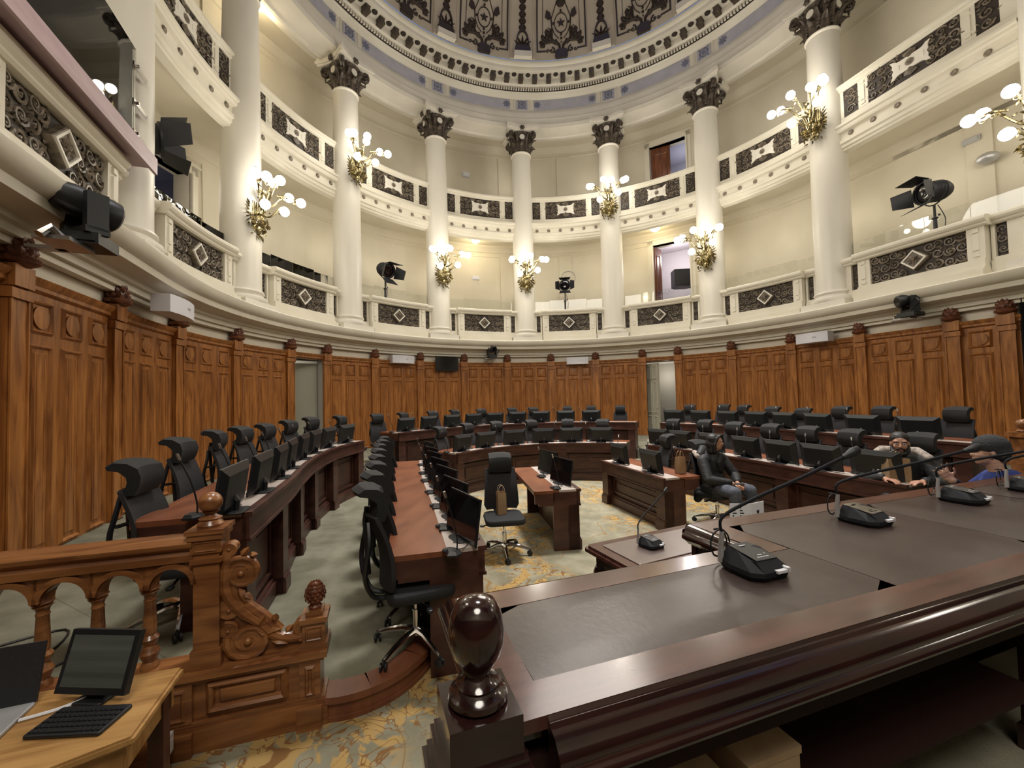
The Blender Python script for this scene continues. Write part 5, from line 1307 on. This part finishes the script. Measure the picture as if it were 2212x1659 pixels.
bm = B(); bx(bm, -.17,.17,-.006,.006,0,.23); obj('lid', bm, BLK2, t, Matrix.Translation((0,.0,.012)) @ Matrix.Rotation(R_(-14),4,'X'))
bm = B(); tube(bm, catm3([Vector((-3.72,-7.22,.757)),Vector((-3.62,-7.16,.757)),Vector((-3.56,-7.08,.757)),Vector((-3.54,-7.0,.757))]), .007, 6); tag(obj('white_cable', bm, WHT), 'short white cable lying beside the laptop on the side desk', 'cable')
bm = B(); tube(bm, catm3([Vector((-5.3,-6.2,.406)),Vector((-4.95,-5.9,.406)),Vector((-4.75,-6.25,.41)),Vector((-5.0,-6.5,.406)),Vector((-4.7,-6.6,.406)),Vector((-4.5,-6.1,.406))],6), .007, 6); tag(obj('floor_cable', bm, BLK), 'looped black cable on the carpet behind the left balusters', 'cable')
bm = B(); bx(bm, -.01,.01,-.03,.03,0,.10); bx(bm, -.012,.012,-.02,.02,.03,.07); tag(obj('floor_socket', bm, WHT, mat=T(-3.63,-6.60,.10, rz=JA)), 'small white socket on the foot of the railing pier by the side desk', 'socket')

# ================================================================== ROSTRUM DESK
t = thing('rostrum_desk', 'huge polished mahogany rostrum desk with leather inlays in the foreground', 'desk', HM)
ZT = 1.30; UL, UR = -.012, 5.9; V1, V2 = .585, .93; U2 = 1.32
bm = B()   # mitred frame boards around the leather
def board(pts, z=ZT): plan(bm, pts, z-.03, z)
board([(0,0),(UR,0),(UR,.11),(.08,.11)]); 
obj('frame_board', bm, MAHOT, t)
bm = B(); board([(0,0),(.08,.11),(.085,.468),(UL,V1),(UL,.06)]); obj('frame_board', bm, MAHOT, t)
bm = B(); board([(.085,.468),(1.46,.495),(1.42,.59),(UL,V1)]); obj('frame_board', bm, MAHOT, t)
bm = B(); board([(1.46,.495),(1.47,.82),(U2,V2),(1.335,.59),(1.42,.59)]); obj('frame_board', bm, MAHOT, t)
bm = B(); board([(1.47,.82),(UR,.82),(UR,V2),(U2,V2)]); obj('frame_board', bm, MAHOT, t)
def pad(u0,u1,v0,v1,far0=None,far1=None):
    b = B(); n = 14; f0 = far0 or v1; f1 = far1 or v1
    rings = []
    for i in range(n+1):
        s = i/n; u = u0+(u1-u0)*s; row = []
        for j in range(9):
            q = j/8; v = v0+((f0+(f1-f0)*s)-v0)*q; e = min(1, 8*min(s,1-s,q,1-q)+.0)
            row.append(Vector((u, v, ZT-.001+.006*e+.0016*math.sin(u*9+v*5)*e)))
        rings.append(row)
    quads(b, rings, False); bmesh.ops.solidify(b, geom=b.faces[:], thickness=.012); return b
for a in ((.082,1.468,.111,.468,.468,.493),(1.472,2.484,.111,.818),(2.488,3.50,.113,.818),(3.512,5.0,.113,.818)):
    obj('leather_pad', pad(*a), LEATH, t, smooth=True)
bm = B(); plan(bm, [(UL+.03,.02),(UR,.02),(UR,V2-.04),(U2+.05,V2-.04),(U2+.05,V1-.04),(UL+.03,V1-.04)], ZT-.06, ZT-.028); obj('underlay', bm, MAHO, t)
# moulded edges
def mould(P, closed=False, nm='edge_moulding', prof=None):
    prof = prof or [(0,-.002),(.018,-.006),(.030,-.016),(.034,-.030),(.040,-.036),(.050,-.040),(.058,-.052),(.058,-.064),(.040,-.076),(.025,-.088),(.015,-.10),(.0,-.105)]
    bm = B(); rings = []
    for i, p in enumerate(P):
        a = Vector(P[max(i-1,0)]); b = Vector(P[min(i+1,len(P)-1)]); c = Vector(p)
        d0 = (c-a).normalized() if i > 0 else (b-c).normalized(); d1 = (b-c).normalized() if i < len(P)-1 else d0
        n0 = Vector((d0.y,-d0.x)); n1 = Vector((d1.y,-d1.x)); nn = (n0+n1); nn = nn/max(nn.length_squared/2,.3)
        rings.append([Vector((c.x+nn.x*o, c.y+nn.y*o, ZT+z)) for o, z in prof])
    quads(bm, rings, True, 0, True); return obj(nm, bm, MAHO, t, smooth=True)
mould([(U2,V2),(1.335,.585),(UL,V1),(UL,.10)])
mould([(UL+.08,0),(UR,0)], prof=[(0,-.002),(.006,-.010),(.012,-.010),(.018,-.020),(.034,-.026),(.052,-.045),(.060,-.060),(.060,-.072),(.064,-.074),(.072,-.080),(.076,-.090),(.072,-.100),(.050,-.108),(.0,-.11)])
mould([(UR,V2),(U2,V2)])
bm = B()   # corner block for the ball
for z0,z1,e in ((1.150,1.175,.112),(1.175,1.195,.102),(1.195,1.235,.094),(1.235,1.25,.086),(1.25,1.335,.078)):
    bx(bm, -.075-e,-.075+e+.0,.055-e,.055+e,z0,z1)
obj('corner_block', bm, MAHO, t)
bm = B(); lathe(bm, [(.001,1.335),(.058,1.335),(.066,1.343),(.064,1.354),(.050,1.362),(.046,1.368),(.048,1.374),(.034,1.384),(.029,1.395),(.031,1.402),(.036,1.408),(.040,1.415),(.052,1.432),(.0615,1.462),(.0625,1.490),(.056,1.522),(.042,1.546),(.020,1.557),(.001,1.559)], 32, Matrix.Translation((-.075,.055,0))); obj('ball_finial', bm, MAHO, t, smooth=True)
# carcass
for x0,x1,y0,y1,z0,z1,n_ in ((UL+.02,U2+.02,V1-.07,V1-.03,.50,1.22,'front_board'),(U2+.02,UR,V2-.07,V2-.03,.0,1.22,'front_board'),(UL+.0,UL+.04,.02,V1-.03,.0,1.22,'side_board'),(UL+.0,U2+.02,V1-.03,V1-.0,.0,.50,'front_board'),
                             (UL+.04,UR,.03,.055,1.06,1.19,'knee_rail'),(UL+.04,2.2,.05,V1-.08,.78,.80,'lower_shelf')):
    bm = B(); bx(bm, x0,x1,y0,y1,z0,z1); obj(n_, bm, DARKM if n_ in ('knee_rail','lower_shelf') else MAHO, t)
for x in (.05,2.25,4.4):
    bm = B(); bx(bm, x,x+.10,.03,.13,.50,1.08); bx(bm, x-.01,x+.11,.02,.14,.50,.60); obj('leg', bm, MAHO, t)
for k in range(3):
    bm = B(); frame_bars(bm, .02+.42*k, .38+.42*k, .62,1.12, 0,.04,.02, Matrix.Translation((0,V1-.02,0)) @ Matrix.Diagonal((1,-1,1,1))); obj('front_panel', bm, MAHO, t)
for u0,u1,v,z,lab in ((.50,.655,.10,.80,'beige document box on the shelf under the rostrum desk, left'),(.74,.95,.10,.80,'beige document box on the shelf under the rostrum desk, right')):
    tt = thing('document_box', lab, 'box', HM @ T(u0,v,z)); bm = B(); bx(bm, 0,u1-u0,0,.26,0,.10); obj('carton', bm, KRAFT, tt); bm = B(); bx(bm, -.004,u1-u0+.004,-.004,.264,.085,.108); obj('lid', bm, KRAFT, tt)
def big_mic(u, v, tip, lab, silver, rot=0.0, curl=True, z=ZT+.006, M0=None, s=1.0):
    m = (M0 or HM) @ T(u, v, z, rz=rot, s=s*.94) @ Matrix.Diagonal((1,1,1.35,1)); t = thing('conference_microphone', lab, 'microphone', m)
    bm = B()
    lo = [(-.085,.085),(.085,.085),(.105,.02),(.10,-.075),(.06,-.105),(-.06,-.105),(-.10,-.075),(-.105,.02)]
    top = [(-.055,.07),(.055,.07),(.062,.02),(.062,-.045),(.058,-.065),(-.058,-.065),(-.062,-.045),(-.062,.02)]
    quads(bm, [[Vector((x*.93,y*.93,0)) for x,y in lo],[Vector((x,y,.012)) for x,y in lo],[Vector((x*.97,y*.97,.024)) for x,y in lo],[Vector((x,y,.062 if y > .0 else .048)) for x,y in top]], True, 0, True)
    obj('body', bm, MATB, t)
    bm = B(); quads(bm, [[Vector((-.054,.068,.0630)),Vector((.054,.068,.0630)),Vector((.054,-.066,.049))[:],Vector((-.054,-.066,.049))[:]],[Vector((-.054,.068,.0655)),Vector((.054,.068,.0655)),Vector((.054,-.066,.0515))[:],Vector((-.054,-.066,.0515))[:]]], True, 0, True)
    obj('top_plate', bm, CHR if silver else MON, t)
    bm = B(); bx(bm, -.030,.030,-.050,-.047,.0525,.0545); bx(bm, -.022,.010,.040,.046,.0640,.0650); bx(bm, .030,.034,-.03,-.01,.0555,.0560); bx(bm, -.012,.012,-.035,-.031,.0545,.0560); obj('print', bm, BLK if silver else WHT, t)
    bm = B(); bx(bm, .0,.058,-.112,-.060,.020,.028); bx(bm, .05,.066,-.112,-.075,.020,.033); obj('card_slot', bm, WHT, t)
    inv = m.inverted(); a = Vector((-.075,.078,.05)); tp = inv @ (HM @ Vector(tip)) if M0 is None else inv @ Vector(tip)
    bm = B(); tube(bm, [(-.082,.08,.012),(-.078,.084,.055),(-.070,.082,.105)], [.014,.011,.009], 8); obj('socket', bm, GREYM, t)
    a = Vector((-.070,.082,.10)); d = tp-a
    pts = catm3([a, a+Vector((.005,0,.05)), a.lerp(tp,.25)+Vector((0,0,.045)), a.lerp(tp,.62)+Vector((0,0,.02)), tp])
    bm = B(); tube(bm, pts, .0062, 8); obj('gooseneck', bm, MATB, t, smooth=True)
    dn = (pts[-1]-pts[-3]).normalized(); bm = B(); tube(bm, [tp-dn*.02,tp,tp+dn*.012,tp+dn*.035,tp+dn*.06,tp+dn*.07], [.008,.011,.014,.017,.015,.006], 10); obj('windscreen', bm, BLK2, t, smooth=True)
    if curl:
        bm = B(); c = Vector((-.02,.12,.045)); n = 14
        tube(bm, [c+Vector((.05*math.cos(2*PI*k/n*1.3)-.02, .02*k/n, .045*math.sin(2*PI*k/n*1.3)+.01)) for k in range(n+1)], .0035, 5); tube(bm, [(.0,.08,.03),(.01,.12,.012),(.03,.16,.004)], .0035, 5); obj('cable', bm, BLK, t)
big_mic(1.11,.375,(1.60,.33,1.72), 'nearest black conference microphone with long gooseneck on the rostrum desk', False)
big_mic(2.14,.60,(2.62,.40,1.67), 'silver-topped conference microphone, second on the rostrum desk', True, .05)
big_mic(3.10,.64,(3.45,.36,1.66), 'dark conference microphone, third on the rostrum desk', False, .08)
big_mic(3.80,.62,(4.15,.45,1.62), 'conference microphone cut by the right edge, fourth on the rostrum desk', False, .1)
# clerk's table in front of the rostrum
GM = Matrix.Translation((-1.06,-5.52,0)) @ Matrix.Rotation(R_(24),4,'Z')
t = thing('clerk_table', 'low leather-topped table with carved legs in front of the rostrum', 'table', GM)
bm = B(); plan(bm, [(-.02,.04),(.0,.06),(1.72,.06),(1.72,-.54),(.0,-.54),(-.02,-.52)], .74,.765); plan(bm, [(-.04,.06),(-.02,.08),(1.74,.08),(1.74,-.56),(-.02,-.56),(-.04,-.54)], .715,.742); obj('top', bm, MAHOT, t)
bm = B(); rbox(bm, .07,1.64,-.46,-.02,.762,.772,.02); obj('leather_inlay', bm, LEATH, t)
bm = B(); bx(bm, .04,1.66,-.50,.02,.60,.715); obj('apron', bm, MAHO, t)
for x, y in ((.07,-.02),(.07,-.46),(1.62,-.02),(1.62,-.46)):
    bm = B(); lathe(bm, [(.03,.0),(.04,.03),(.03,.08),(.05,.2),(.065,.35),(.05,.45),(.07,.5),(.075,.56),(.06,.60)], 12, Matrix.Translation((x,y,0))); obj('leg', bm, MAHO, t, smooth=True)
big_mic(.40,-.22,(-.30,-5.10,1.10), 'conference microphone on the low clerk table', False, R_(8), False, .774, GM, .9)
# booklet standing on the rostrum's far side
t = thing('programme_booklet', 'open white printed booklet standing at the far edge of the rostrum', 'booklet', HM @ T(2.02,1.16,1.10, rz=R_(-8)))
bm = B(); bx(bm, -.42,.42,-.14,.16,-.05,.0); bx(bm, -.40,.40,.10,.14,-1.1,-.05); bx(bm, -.40,.40,-.14,-.10,-1.1,-.05)
sh = obj('rostrum_ledge', bm, MAHO, mat=HM @ T(2.1,1.20,1.10)); tag(sh, 'small mahogany ledge beyond the rostrum under the white booklet', 'ledge')
for s in (-1,1):
    bm = B(); bx(bm, 0 if s > 0 else -.13, .13 if s > 0 else 0, -.002,.002,0,.18); obj('page', bm, PAPER, t, Matrix.Rotation(s*.28,4,'Z'))
def text(body, size, mat, parent, mm):
    cu = bpy.data.curves.new('print', 'FONT'); cu.body = body; cu.size = size; cu.extrude = .0004; cu.align_x = 'CENTER'; cu.resolution_u = 2
    tx = bpy.data.objects.new('print', cu); COL.objects.link(tx); dg = bpy.context.evaluated_depsgraph_get()
    me = bpy.data.meshes.new_from_object(tx.evaluated_get(dg)); bpy.data.objects.remove(tx); me.materials.clear(); me.materials.append(mat)
    return put('print', me, parent, mm)
text('SENADO', .022, BLK, t, Matrix.Rotation(.28,4,'Z') @ Matrix.Translation((.066,-.003,.06)) @ Matrix.Rotation(PI/2,4,'X'))
bm = B(); mm = Matrix.Rotation(.28,4,'Z')
for k in range(5): leaf(bm, (.066,-.002,.12), k*2*PI/5+PI/2, .018,.012,.002, mm)
obj('emblem', bm, BLK, t)
bm = B(); mm = Matrix.Rotation(-.28,4,'Z')
for j in range(9):
    for x0, x1 in ((-.115,-.09),(-.07,-.045)): bx(bm, x0,x1-.008*(j%3),-.0035,-.002,.015+.017*j,.021+.017*j, m=mm)
obj('text_lines', bm, MON, t)

# ================================================================== PAPER BAGS
def paper_bag(m, lab, w_=.17, d_=.09, h_=.26):
    t = thing('paper_bag', lab, 'bag', m, 'kraft paper bags')
    bm = B(); k = .9
    rings = [[Vector((x*w_/2,y*d_/2*f,z)) for x,y in ((-1,-1),(1,-1),(1,0),(1,1),(-1,1),(-1,0))] for z,f in ((0,1),(h_*.45,1),(h_,.8))]
    for r in rings[1:]:
        r[2].x -= .018*(1 if r is rings[2] else .3); r[5].x += .018*(1 if r is rings[2] else .3)
    quads(bm, rings, True); bm.faces.new([v for v in bm.verts[:6]]); bmesh.ops.solidify(bm, geom=bm.faces[:], thickness=.0015); obj('bag', bm, KRAFT, t)
    for s in (-1,1):
        bm = B(); tube(bm, catm3([Vector((-.035,s*d_*.36,h_-.03)),Vector((-.035,s*d_*.3,h_+.05)),Vector((-.012,s*d_*.2,h_+.085)),Vector((.012,s*d_*.2,h_+.085)),Vector((.035,s*d_*.3,h_+.05)),Vector((.035,s*d_*.36,h_-.03))]), .003, 5); obj('handle', bm, KRAFT, t)
paper_bag(T(-1.83,-3.55,.50, rz=R_(12)), 'brown paper bag standing on the seat of the middle chair', .11,.16,.27)
paper_bag(T(.92,-2.58,.77, rz=R_(35)), 'brown paper bag on the short desk beside the seated woman', .15,.10,.25)
paper_bag(T(2.91,-3.97,.886, rz=R_(-5)), 'brown paper bag on the right inner desk in front of the bearded man', .24,.12,.27)
bm = B(); bx(bm, -.10,.10,-.14,.14,0,.006); tag(obj('leaflet', bm, PAPER, mat=HM @ T(3.0,.99,1.16, rz=.3)), 'white leaflet under the hand of the person in blue', 'leaflet')

# ================================================================== PEOPLE
def remesh(bm, voxel, name, mat, smooth_it=2):
    me = bpy.data.meshes.new('tmp'); bm.to_mesh(me); bm.free(); o = bpy.data.objects.new('tmp', me); COL.objects.link(o)
    r = o.modifiers.new('r', 'REMESH'); r.mode = 'VOXEL'; r.voxel_size = voxel; r.use_smooth_shade = True
    s = o.modifiers.new('s', 'SMOOTH'); s.iterations = smooth_it; s.factor = .5
    dg = bpy.context.evaluated_depsgraph_get(); out = bpy.data.meshes.new_from_object(o.evaluated_get(dg)); bpy.data.objects.remove(o); bpy.data.meshes.remove(me)
    out.name = name; out.materials.clear(); out.materials.append(mat)
    out.polygons.foreach_set('use_smooth', [True]*len(out.polygons)); return out
def limb(bm, pts, rad, seg=12, flat=1.0):
    P = [Vector(p) for p in pts]
    for a, b, ra, rb in zip(P[:-1], P[1:], rad[:-1], rad[1:]):
        n = max(2, int((b-a).length/(min(ra,rb)*.45)))
        for k in range(n+1):
            ball(bm, a.lerp(b, k/n), ra+(rb-ra)*k/n, seg if seg > 8 else 8)
def head_into(bm, c, yaw, s=1.0, pitch=0.0):
    """face towards local +y turned by yaw"""
    m = Matrix.Translation(c) @ Matrix.Rotation(yaw,4,'Z') @ Matrix.Rotation(pitch,4,'X') @ Matrix.Scale(s,4)
    ball(bm, (0,-.012,.03), .092, 16, m, sx=.84, sz=1.0, sy=1.04); ball(bm, (0,.022,-.035), .066, 14, m, sx=.88, sz=1.15, sy=.98)
    ball(bm, (0,.052,-.085), .026, 10, m, sx=1.2, sz=.8)      # chin
    limb(bm, [m@Vector((0,.078,.018)), m@Vector((0,.098,-.022))], [.010*s,.014*s], 8); ball(bm, (0,.092,-.026), .016, 8, m, sx=1.2, sz=.7)
    for q in (-1,1):
        ball(bm, (q*.036,.055,-.022), .026, 8, m); ball(bm, (q*.032,.070,.036), .018, 8, m, sx=1.5, sz=.55); ball(bm, (q*.079,-.005,-.005), .022, 8, m, sx=.4, sy=.8, sz=1.35)
    ball(bm, (0,.082,-.054), .014, 8, m, sx=1.7, sz=.5); ball(bm, (0,.080,-.064), .013, 8, m, sx=1.4, sz=.5)
    return m
def face_parts(m, parent, beard=False, closed=False):
    eb = B(); ew = B(); lp = B()
    for q in (-1,1):
        ball(ew, (q*.033,.076,.010), .0115, 8, m, sx=1.2, sy=.55, sz=.5 if closed else .7); ball(eb, (q*.033,.0815,.010), .0055, 8, m, sy=.5)
        tube(eb, [m@Vector((q*.015,.085,.030)), m@Vector((q*.035,.084,.035)), m@Vector((q*.055,.072,.028))], .0035, 5)
    ball(lp, (0,.089,-.0575), .010, 8, m, sx=2.0, sy=.5, sz=.45)
    obj('eye', ew, PAPER, parent); obj('eyebrow', eb, HAIR, parent); obj('mouth', lp, M('lips', (.30,.10,.085), .5), parent)
def hand_into(bm, wrist, dirv, palm_n, s=1.0, curl=.4, side=1, spread=.0):
    d = Vector(dirv).normalized(); n = Vector(palm_n); n = (n-d*n.dot(d)).normalized(); x = d.cross(n)*side
    W0 = Vector(wrist)
    for t in (.02,.045,.07): 
        for q in (-.5,0,.5): ball(bm, W0+d*t*s*1.1+x*q*.045*s, .018*s, 8)
    for i, (q, L) in enumerate(((-.034,.062),(-.012,.076),(.012,.080),(.034,.072))):
        a = W0+d*.082*s+x*q*s; dd = (d + x*spread*(i-1.5)).normalized(); p1 = a+dd*L*.42*s+n*curl*.012*s; p2 = p1+(dd*(1-curl*.5)+n*curl).normalized()*L*.32*s; p3 = p2+(dd*(1-curl*.9)+n*curl*1.3).normalized()*L*.28*s
        limb(bm, [a,p1,p2,p3], [.0095*s,.009*s,.008*s,.007*s], 8)
    a = W0+d*.025*s+x*.035*s; limb(bm, [a, a+(d*.6+x*.7).normalized()*.035*s+n*.01*s, a+(d*.85+x*.5).normalized()*.068*s+n*.02*s], [.012*s,.0105*s,.009*s], 8)
def person(name_label, build):
    t = thing('person', name_label, 'person', Matrix.Identity(4)); build(t); return t
# --- woman in a black parka on the chair, turned to the right
def woman(t):
    X = T(1.44,-2.62,0, rz=R_(-156), s=1.04)      # local +y is forward of the chair
    def g(*p): return X @ Vector(p)
    hc = (0,.02,1.18); hy = R_(-156)+R_(50)
    b = B(); hm = head_into(b, g(*hc), hy)
    limb(b, [g(0,-.02,.98), g(0,.0,1.12)], [.060,.052])
    limb(b, [g(0,-.06,.56), g(0,-.08,.75), g(0,-.06,.92)], [.14,.13,.13]); limb(b, [g(-.16,-.06,.93), g(.16,-.06,.93)], [.06,.06])
    hips = [(s*.09,-.02,.56) for s in (-1,1)]
    for s in (-1,1):
        limb(b, [g(s*.09,-.02,.56), g(s*.15,.40,.53), g(s*.16,.44,.12)], [.095,.07,.05]); limb(b, [g(s*.16,.44,.07), g(s*.17,.60,.04)], [.045,.035])
        limb(b, [g(s*.19,-.05,.92), g(s*.25,.10,.68), g(s*.05,.30,.64)], [.05,.042,.032])
        hand_into(b, g(s*.045,.31,.635), (X.to_3x3() @ Vector((-s*.5,.8,-.15))), Vector((0,0,-1)), 1.0, .8, -s)
    put('body', remesh(b, .008, 'body', SKIN), t)
    face_parts(hm, t)
    b = B()   # parka
    limb(b, [g(0,-.05,.50), g(0,-.09,.74), g(0,-.06,.90)], [.20,.185,.165], 14); limb(b, [g(-.17,-.05,.94), g(.17,-.05,.94)], [.085,.085])
    limb(b, [g(0,-.10,.94), g(0,-.03,1.02)], [.13,.09]); 
    for s in (-1,1):
        limb(b, [g(s*.20,-.05,.92), g(s*.28,.10,.68), g(s*.085,.27,.655)], [.085,.075,.055]); limb(b, [g(s*.10,-.02,.50), g(s*.15,.12,.50)], [.145,.12]); limb(b, [g(s*.14,-.16,.46), g(s*.16,-.20,.34)], [.10,.06])
    put('parka', remesh(b, .012, 'parka', COAT), t)
    b = B()
    for s in (-1,1): limb(b, [g(s*.10,.0,.55), g(s*.155,.41,.545), g(s*.16,.45,.13)], [.12,.088,.070])
    put('jeans', remesh(b, .012, 'jeans', JEAN), t)
    b = B()
    for s in (-1,1): limb(b, [g(s*.16,.43,.06), g(s*.165,.50,.05), g(s*.17,.62,.04)], [.055,.05,.042])
    put('shoes', remesh(b, .01, 'shoes', BLK2), t)
    b = B(); m = hm
    ball(b, (0,-.040,.052), .098, 14, m, sx=.98, sy=.95, sz=.92); ball(b, (0,-.07,-.02), .085, 12, m, sx=1.05); ball(b, (0,-.06,-.11), .075, 12, m, sx=1.1)
    for s in (-1,1): limb(b, [m@Vector((s*.070,.01,.075)), m@Vector((s*.088,-.035,-.02)), m@Vector((s*.085,-.03,-.12))], [.022,.024,.028])
    limb(b, [m@Vector((-.045,.045,.100)), m@Vector((.045,.045,.100))], [.020,.020])
    put('hair', remesh(b, .009, 'hair', HAIR), t)
    b = B(); limb(b, [g(-.20,-.14,.98), g(-.12,-.24,1.02), g(.10,-.25,1.02), g(.19,-.14,.98)], [.045,.06,.06,.045]); put('fur_trim', remesh(b, .012, 'fur_trim', FUR, 0), t)
    b = B(); limb(b, [g(-.15,-.14,1.0), g(0,-.22,1.05), g(.15,-.14,1.0)], [.06,.08,.06]); limb(b, [g(-.03,.06,.99), g(.03,.08,.9), g(0,.08,.8)], [.05,.055,.05]); put('hood_and_scarf', remesh(b, .012, 'hood', COAT), t)
    b = B(); rbox(b, -.035,.035,-.07,.07,0,.010,.01, X @ T(0,.36,.64, rz=.9)); obj('phone', b, BLK, t)
person('woman with black hair in a black parka and jeans sitting on a chair', woman)
# --- bearded man behind the right inner desk
def man(t):
    X = T(3.11,-3.82,.15, rz=R_(98+42)); 
    def g(*p): return X @ Vector(p)
    b = B(); hm = head_into(b, g(0,.05,1.16), R_(98+42), 1.08, -.04)
    limb(b, [g(0,-.0,.95), g(0,.03,1.08)], [.068,.062]); limb(b, [g(0,-.06,.50), g(0,-.07,.75), g(0,-.04,.9)], [.16,.16,.15]); limb(b, [g(-.19,-.04,.92), g(.19,-.04,.92)], [.07,.07])
    for s in (-1,1):
        limb(b, [g(s*.10,-.02,.54), g(s*.14,.40,.52), g(s*.14,.42,.10)], [.10,.075,.055]); limb(b, [g(s*.22,-.03,.90), g(s*.32,.12,.70), g(s*.16,.32,.76)], [.055,.045,.035])
        hand_into(b, g(s*.15,.33,.765), (X.to_3x3() @ Vector((-s*.6,.7,0))), Vector((0,0,-1)), 1.05, .5, -s)
    put('body', remesh(b, .009, 'body', SKIN), t); face_parts(hm, t)
    b = B(); limb(b, [g(0,-.05,.50), g(0,-.06,.76), g(0,-.03,.90)], [.22,.21,.19], 14); limb(b, [g(-.21,-.04,.93), g(.21,-.04,.93)], [.10,.10])
    for s in (-1,1): limb(b, [g(s*.24,-.03,.90), g(s*.35,.12,.70), g(s*.19,.29,.765)], [.095,.08,.055])
    put('parka', remesh(b, .013, 'parka', COAT), t)
    b = B()
    for s in (-1,1): limb(b, [g(s*.11,-.0,.53), g(s*.14,.42,.53), g(s*.14,.44,.08)], [.125,.09,.07])
    put('trousers', remesh(b, .014, 'trousers', BLK2), t)
    b = B(); limb(b, [g(-.25,.02,1.0), g(-.16,-.12,1.06), g(.16,-.12,1.06), g(.25,.02,1.0)], [.045,.055,.055,.045]); put('fur_trim', remesh(b, .012, 'fur_trim', FUR, 0), t)
    b = B(); m = hm
    ball(b, (0,-.022,.056), .094, 14, m, sx=.94, sz=.90, sy=1.02); ball(b, (0,-.055,.0), .080, 12, m, sx=1.0)
    put('hair', remesh(b, .009, 'hair', HAIR), t)
    b = B()
    for s in (-1,1): limb(b, [m@Vector((s*.072,.012,-.02)), m@Vector((s*.066,.04,-.07)), m@Vector((s*.035,.07,-.10)), m@Vector((0,.08,-.108))], [.012,.022,.026,.026]); limb(b, [m@Vector((0,.095,-.038)), m@Vector((s*.035,.078,-.052)), m@Vector((s*.05,.066,-.08))], [.009,.010,.014])
    put('beard', remesh(b, .007, 'beard', HAIR), t)
    b = B(); rbox(b, -.025,.025,-.003,.003,-.06,.0,.002, X @ T(.20,.24,.86, rx=.4)); obj('name_tag', b, PAPER, t)
person('bearded man in a black fur-trimmed parka seated behind a paper bag', man)
# --- person in a blue sweater and grey beanie, back to the camera
def blue(t):
    X = T(2.62,-5.22,0, rz=R_(62))
    def g(*p): return X @ Vector(p)
    b = B(); hm = head_into(b, g(0,.05,1.40), R_(62), 1.05, .0)
    limb(b, [g(0,-.03,1.18), g(0,.02,1.32)], [.066,.058]); limb(b, [g(0,-.04,.72), g(0,-.07,.95), g(0,-.05,1.10)], [.15,.15,.14]); limb(b, [g(-.18,-.05,1.14), g(.18,-.05,1.14)], [.065,.065])
    for s in (-1,1):
        limb(b, [g(s*.10,-.02,.76), g(s*.13,.36,.74), g(s*.13,.38,.10)], [.11,.085,.055]); limb(b, [g(s*.13,.38,.07),g(s*.13,.52,.05)], [.045,.04])
    limb(b, [g(.21,-.04,1.12), g(.32,.08,.96), g(.20,.22,1.10)], [.055,.045,.034]); limb(b, [g(-.21,-.04,1.12), g(-.30,.12,.94), g(-.16,.34,1.00)], [.055,.045,.034])
    R3 = X.to_3x3()
    hand_into(b, g(.20,.23,1.105), R3@Vector((-.15,.55,.8)), R3@Vector((-1,.1,.2)), 1.1, .35, 1, .25)
    hand_into(b, g(-.16,.35,1.00), R3@Vector((.25,.95,.15)), R3@Vector((.2,-.1,1)), 1.1, .25, 1, .20)
    put('body', remesh(b, .008, 'body', SKIN2), t); face_parts(hm, t)
    b = B(); limb(b, [g(0,-.04,.72), g(0,-.08,.95), g(0,-.05,1.10)], [.19,.19,.165], 14); limb(b, [g(-.20,-.05,1.14), g(.20,-.05,1.14)], [.082,.082])
    limb(b, [g(.22,-.04,1.12), g(.33,.08,.96)], [.082,.065]); limb(b, [g(-.22,-.04,1.12), g(-.31,.12,.94)], [.082,.065])
    put('sweater', remesh(b, .012, 'sweater', BLUE), t)
    b = B(); limb(b, [g(.33,.08,.96), g(.22,.20,1.08)], [.058,.046]); limb(b, [g(-.31,.12,.94), g(-.18,.31,.99)], [.058,.046]); put('dark_sleeve', remesh(b, .01, 'dark_sleeve', COAT), t)
    b = B()
    for s in (-1,1): limb(b, [g(s*.11,-.0,.74), g(s*.13,.38,.75), g(s*.13,.40,.10)], [.135,.10,.07])
    put('trousers', remesh(b, .014, 'trousers', BLK2), t)
    b = B(); ball(b, (0,-.025,.062), .108, 16, hm, sx=.92, sy=1.08, sz=.86); ball(b, (0,-.055,.02), .095, 12, hm, sx=.98)
    put('beanie', remesh(b, .009, 'beanie', HAT), t)
    b = B(); limb(b, [hm@Vector((-.06,-.07,-.03)), hm@Vector((0,-.10,-.05)), hm@Vector((.06,-.07,-.03))], [.03,.035,.03]); put('hair', remesh(b, .009, 'hair', HAIR), t)
person('person in a blue sweater and charcoal beanie gesturing with both hands', blue)
# the seat the person in blue uses and the side door post
t = thing('stool', 'dark stool beneath the person in the blue sweater', 'stool', T(2.62,-5.22,0))
bm = B(); rbox(bm, -.2,.2,-.2,.2,.60,.66,.08); obj('seat', bm, BLK2, t)
bm = B(); tube(bm, [(0,0,.02),(0,0,.6)], .03, 10); lathe(bm, [(.001,0),(.2,0),(.2,.02),(.001,.03)], 18); obj('pedestal', bm, CHR, t)
t = thing('newel_post', 'golden wooden newel with ball at the right end of the outer row', 'post', T(5.0,-3.55,.4))
bm = B(); bx(bm, -.09,.09,-.09,.09,0,.92); bx(bm, -.12,.12,-.12,.12,.92,.98); obj('post', bm, WOODH, t)
bm = B(); lathe(bm, [(.06,.98),(.07,1.0),(.035,1.03)], 14); ball(bm, (0,0,1.09), .075, 14, sz=.85); obj('ball_finial', bm, WOODH, t, smooth=True)
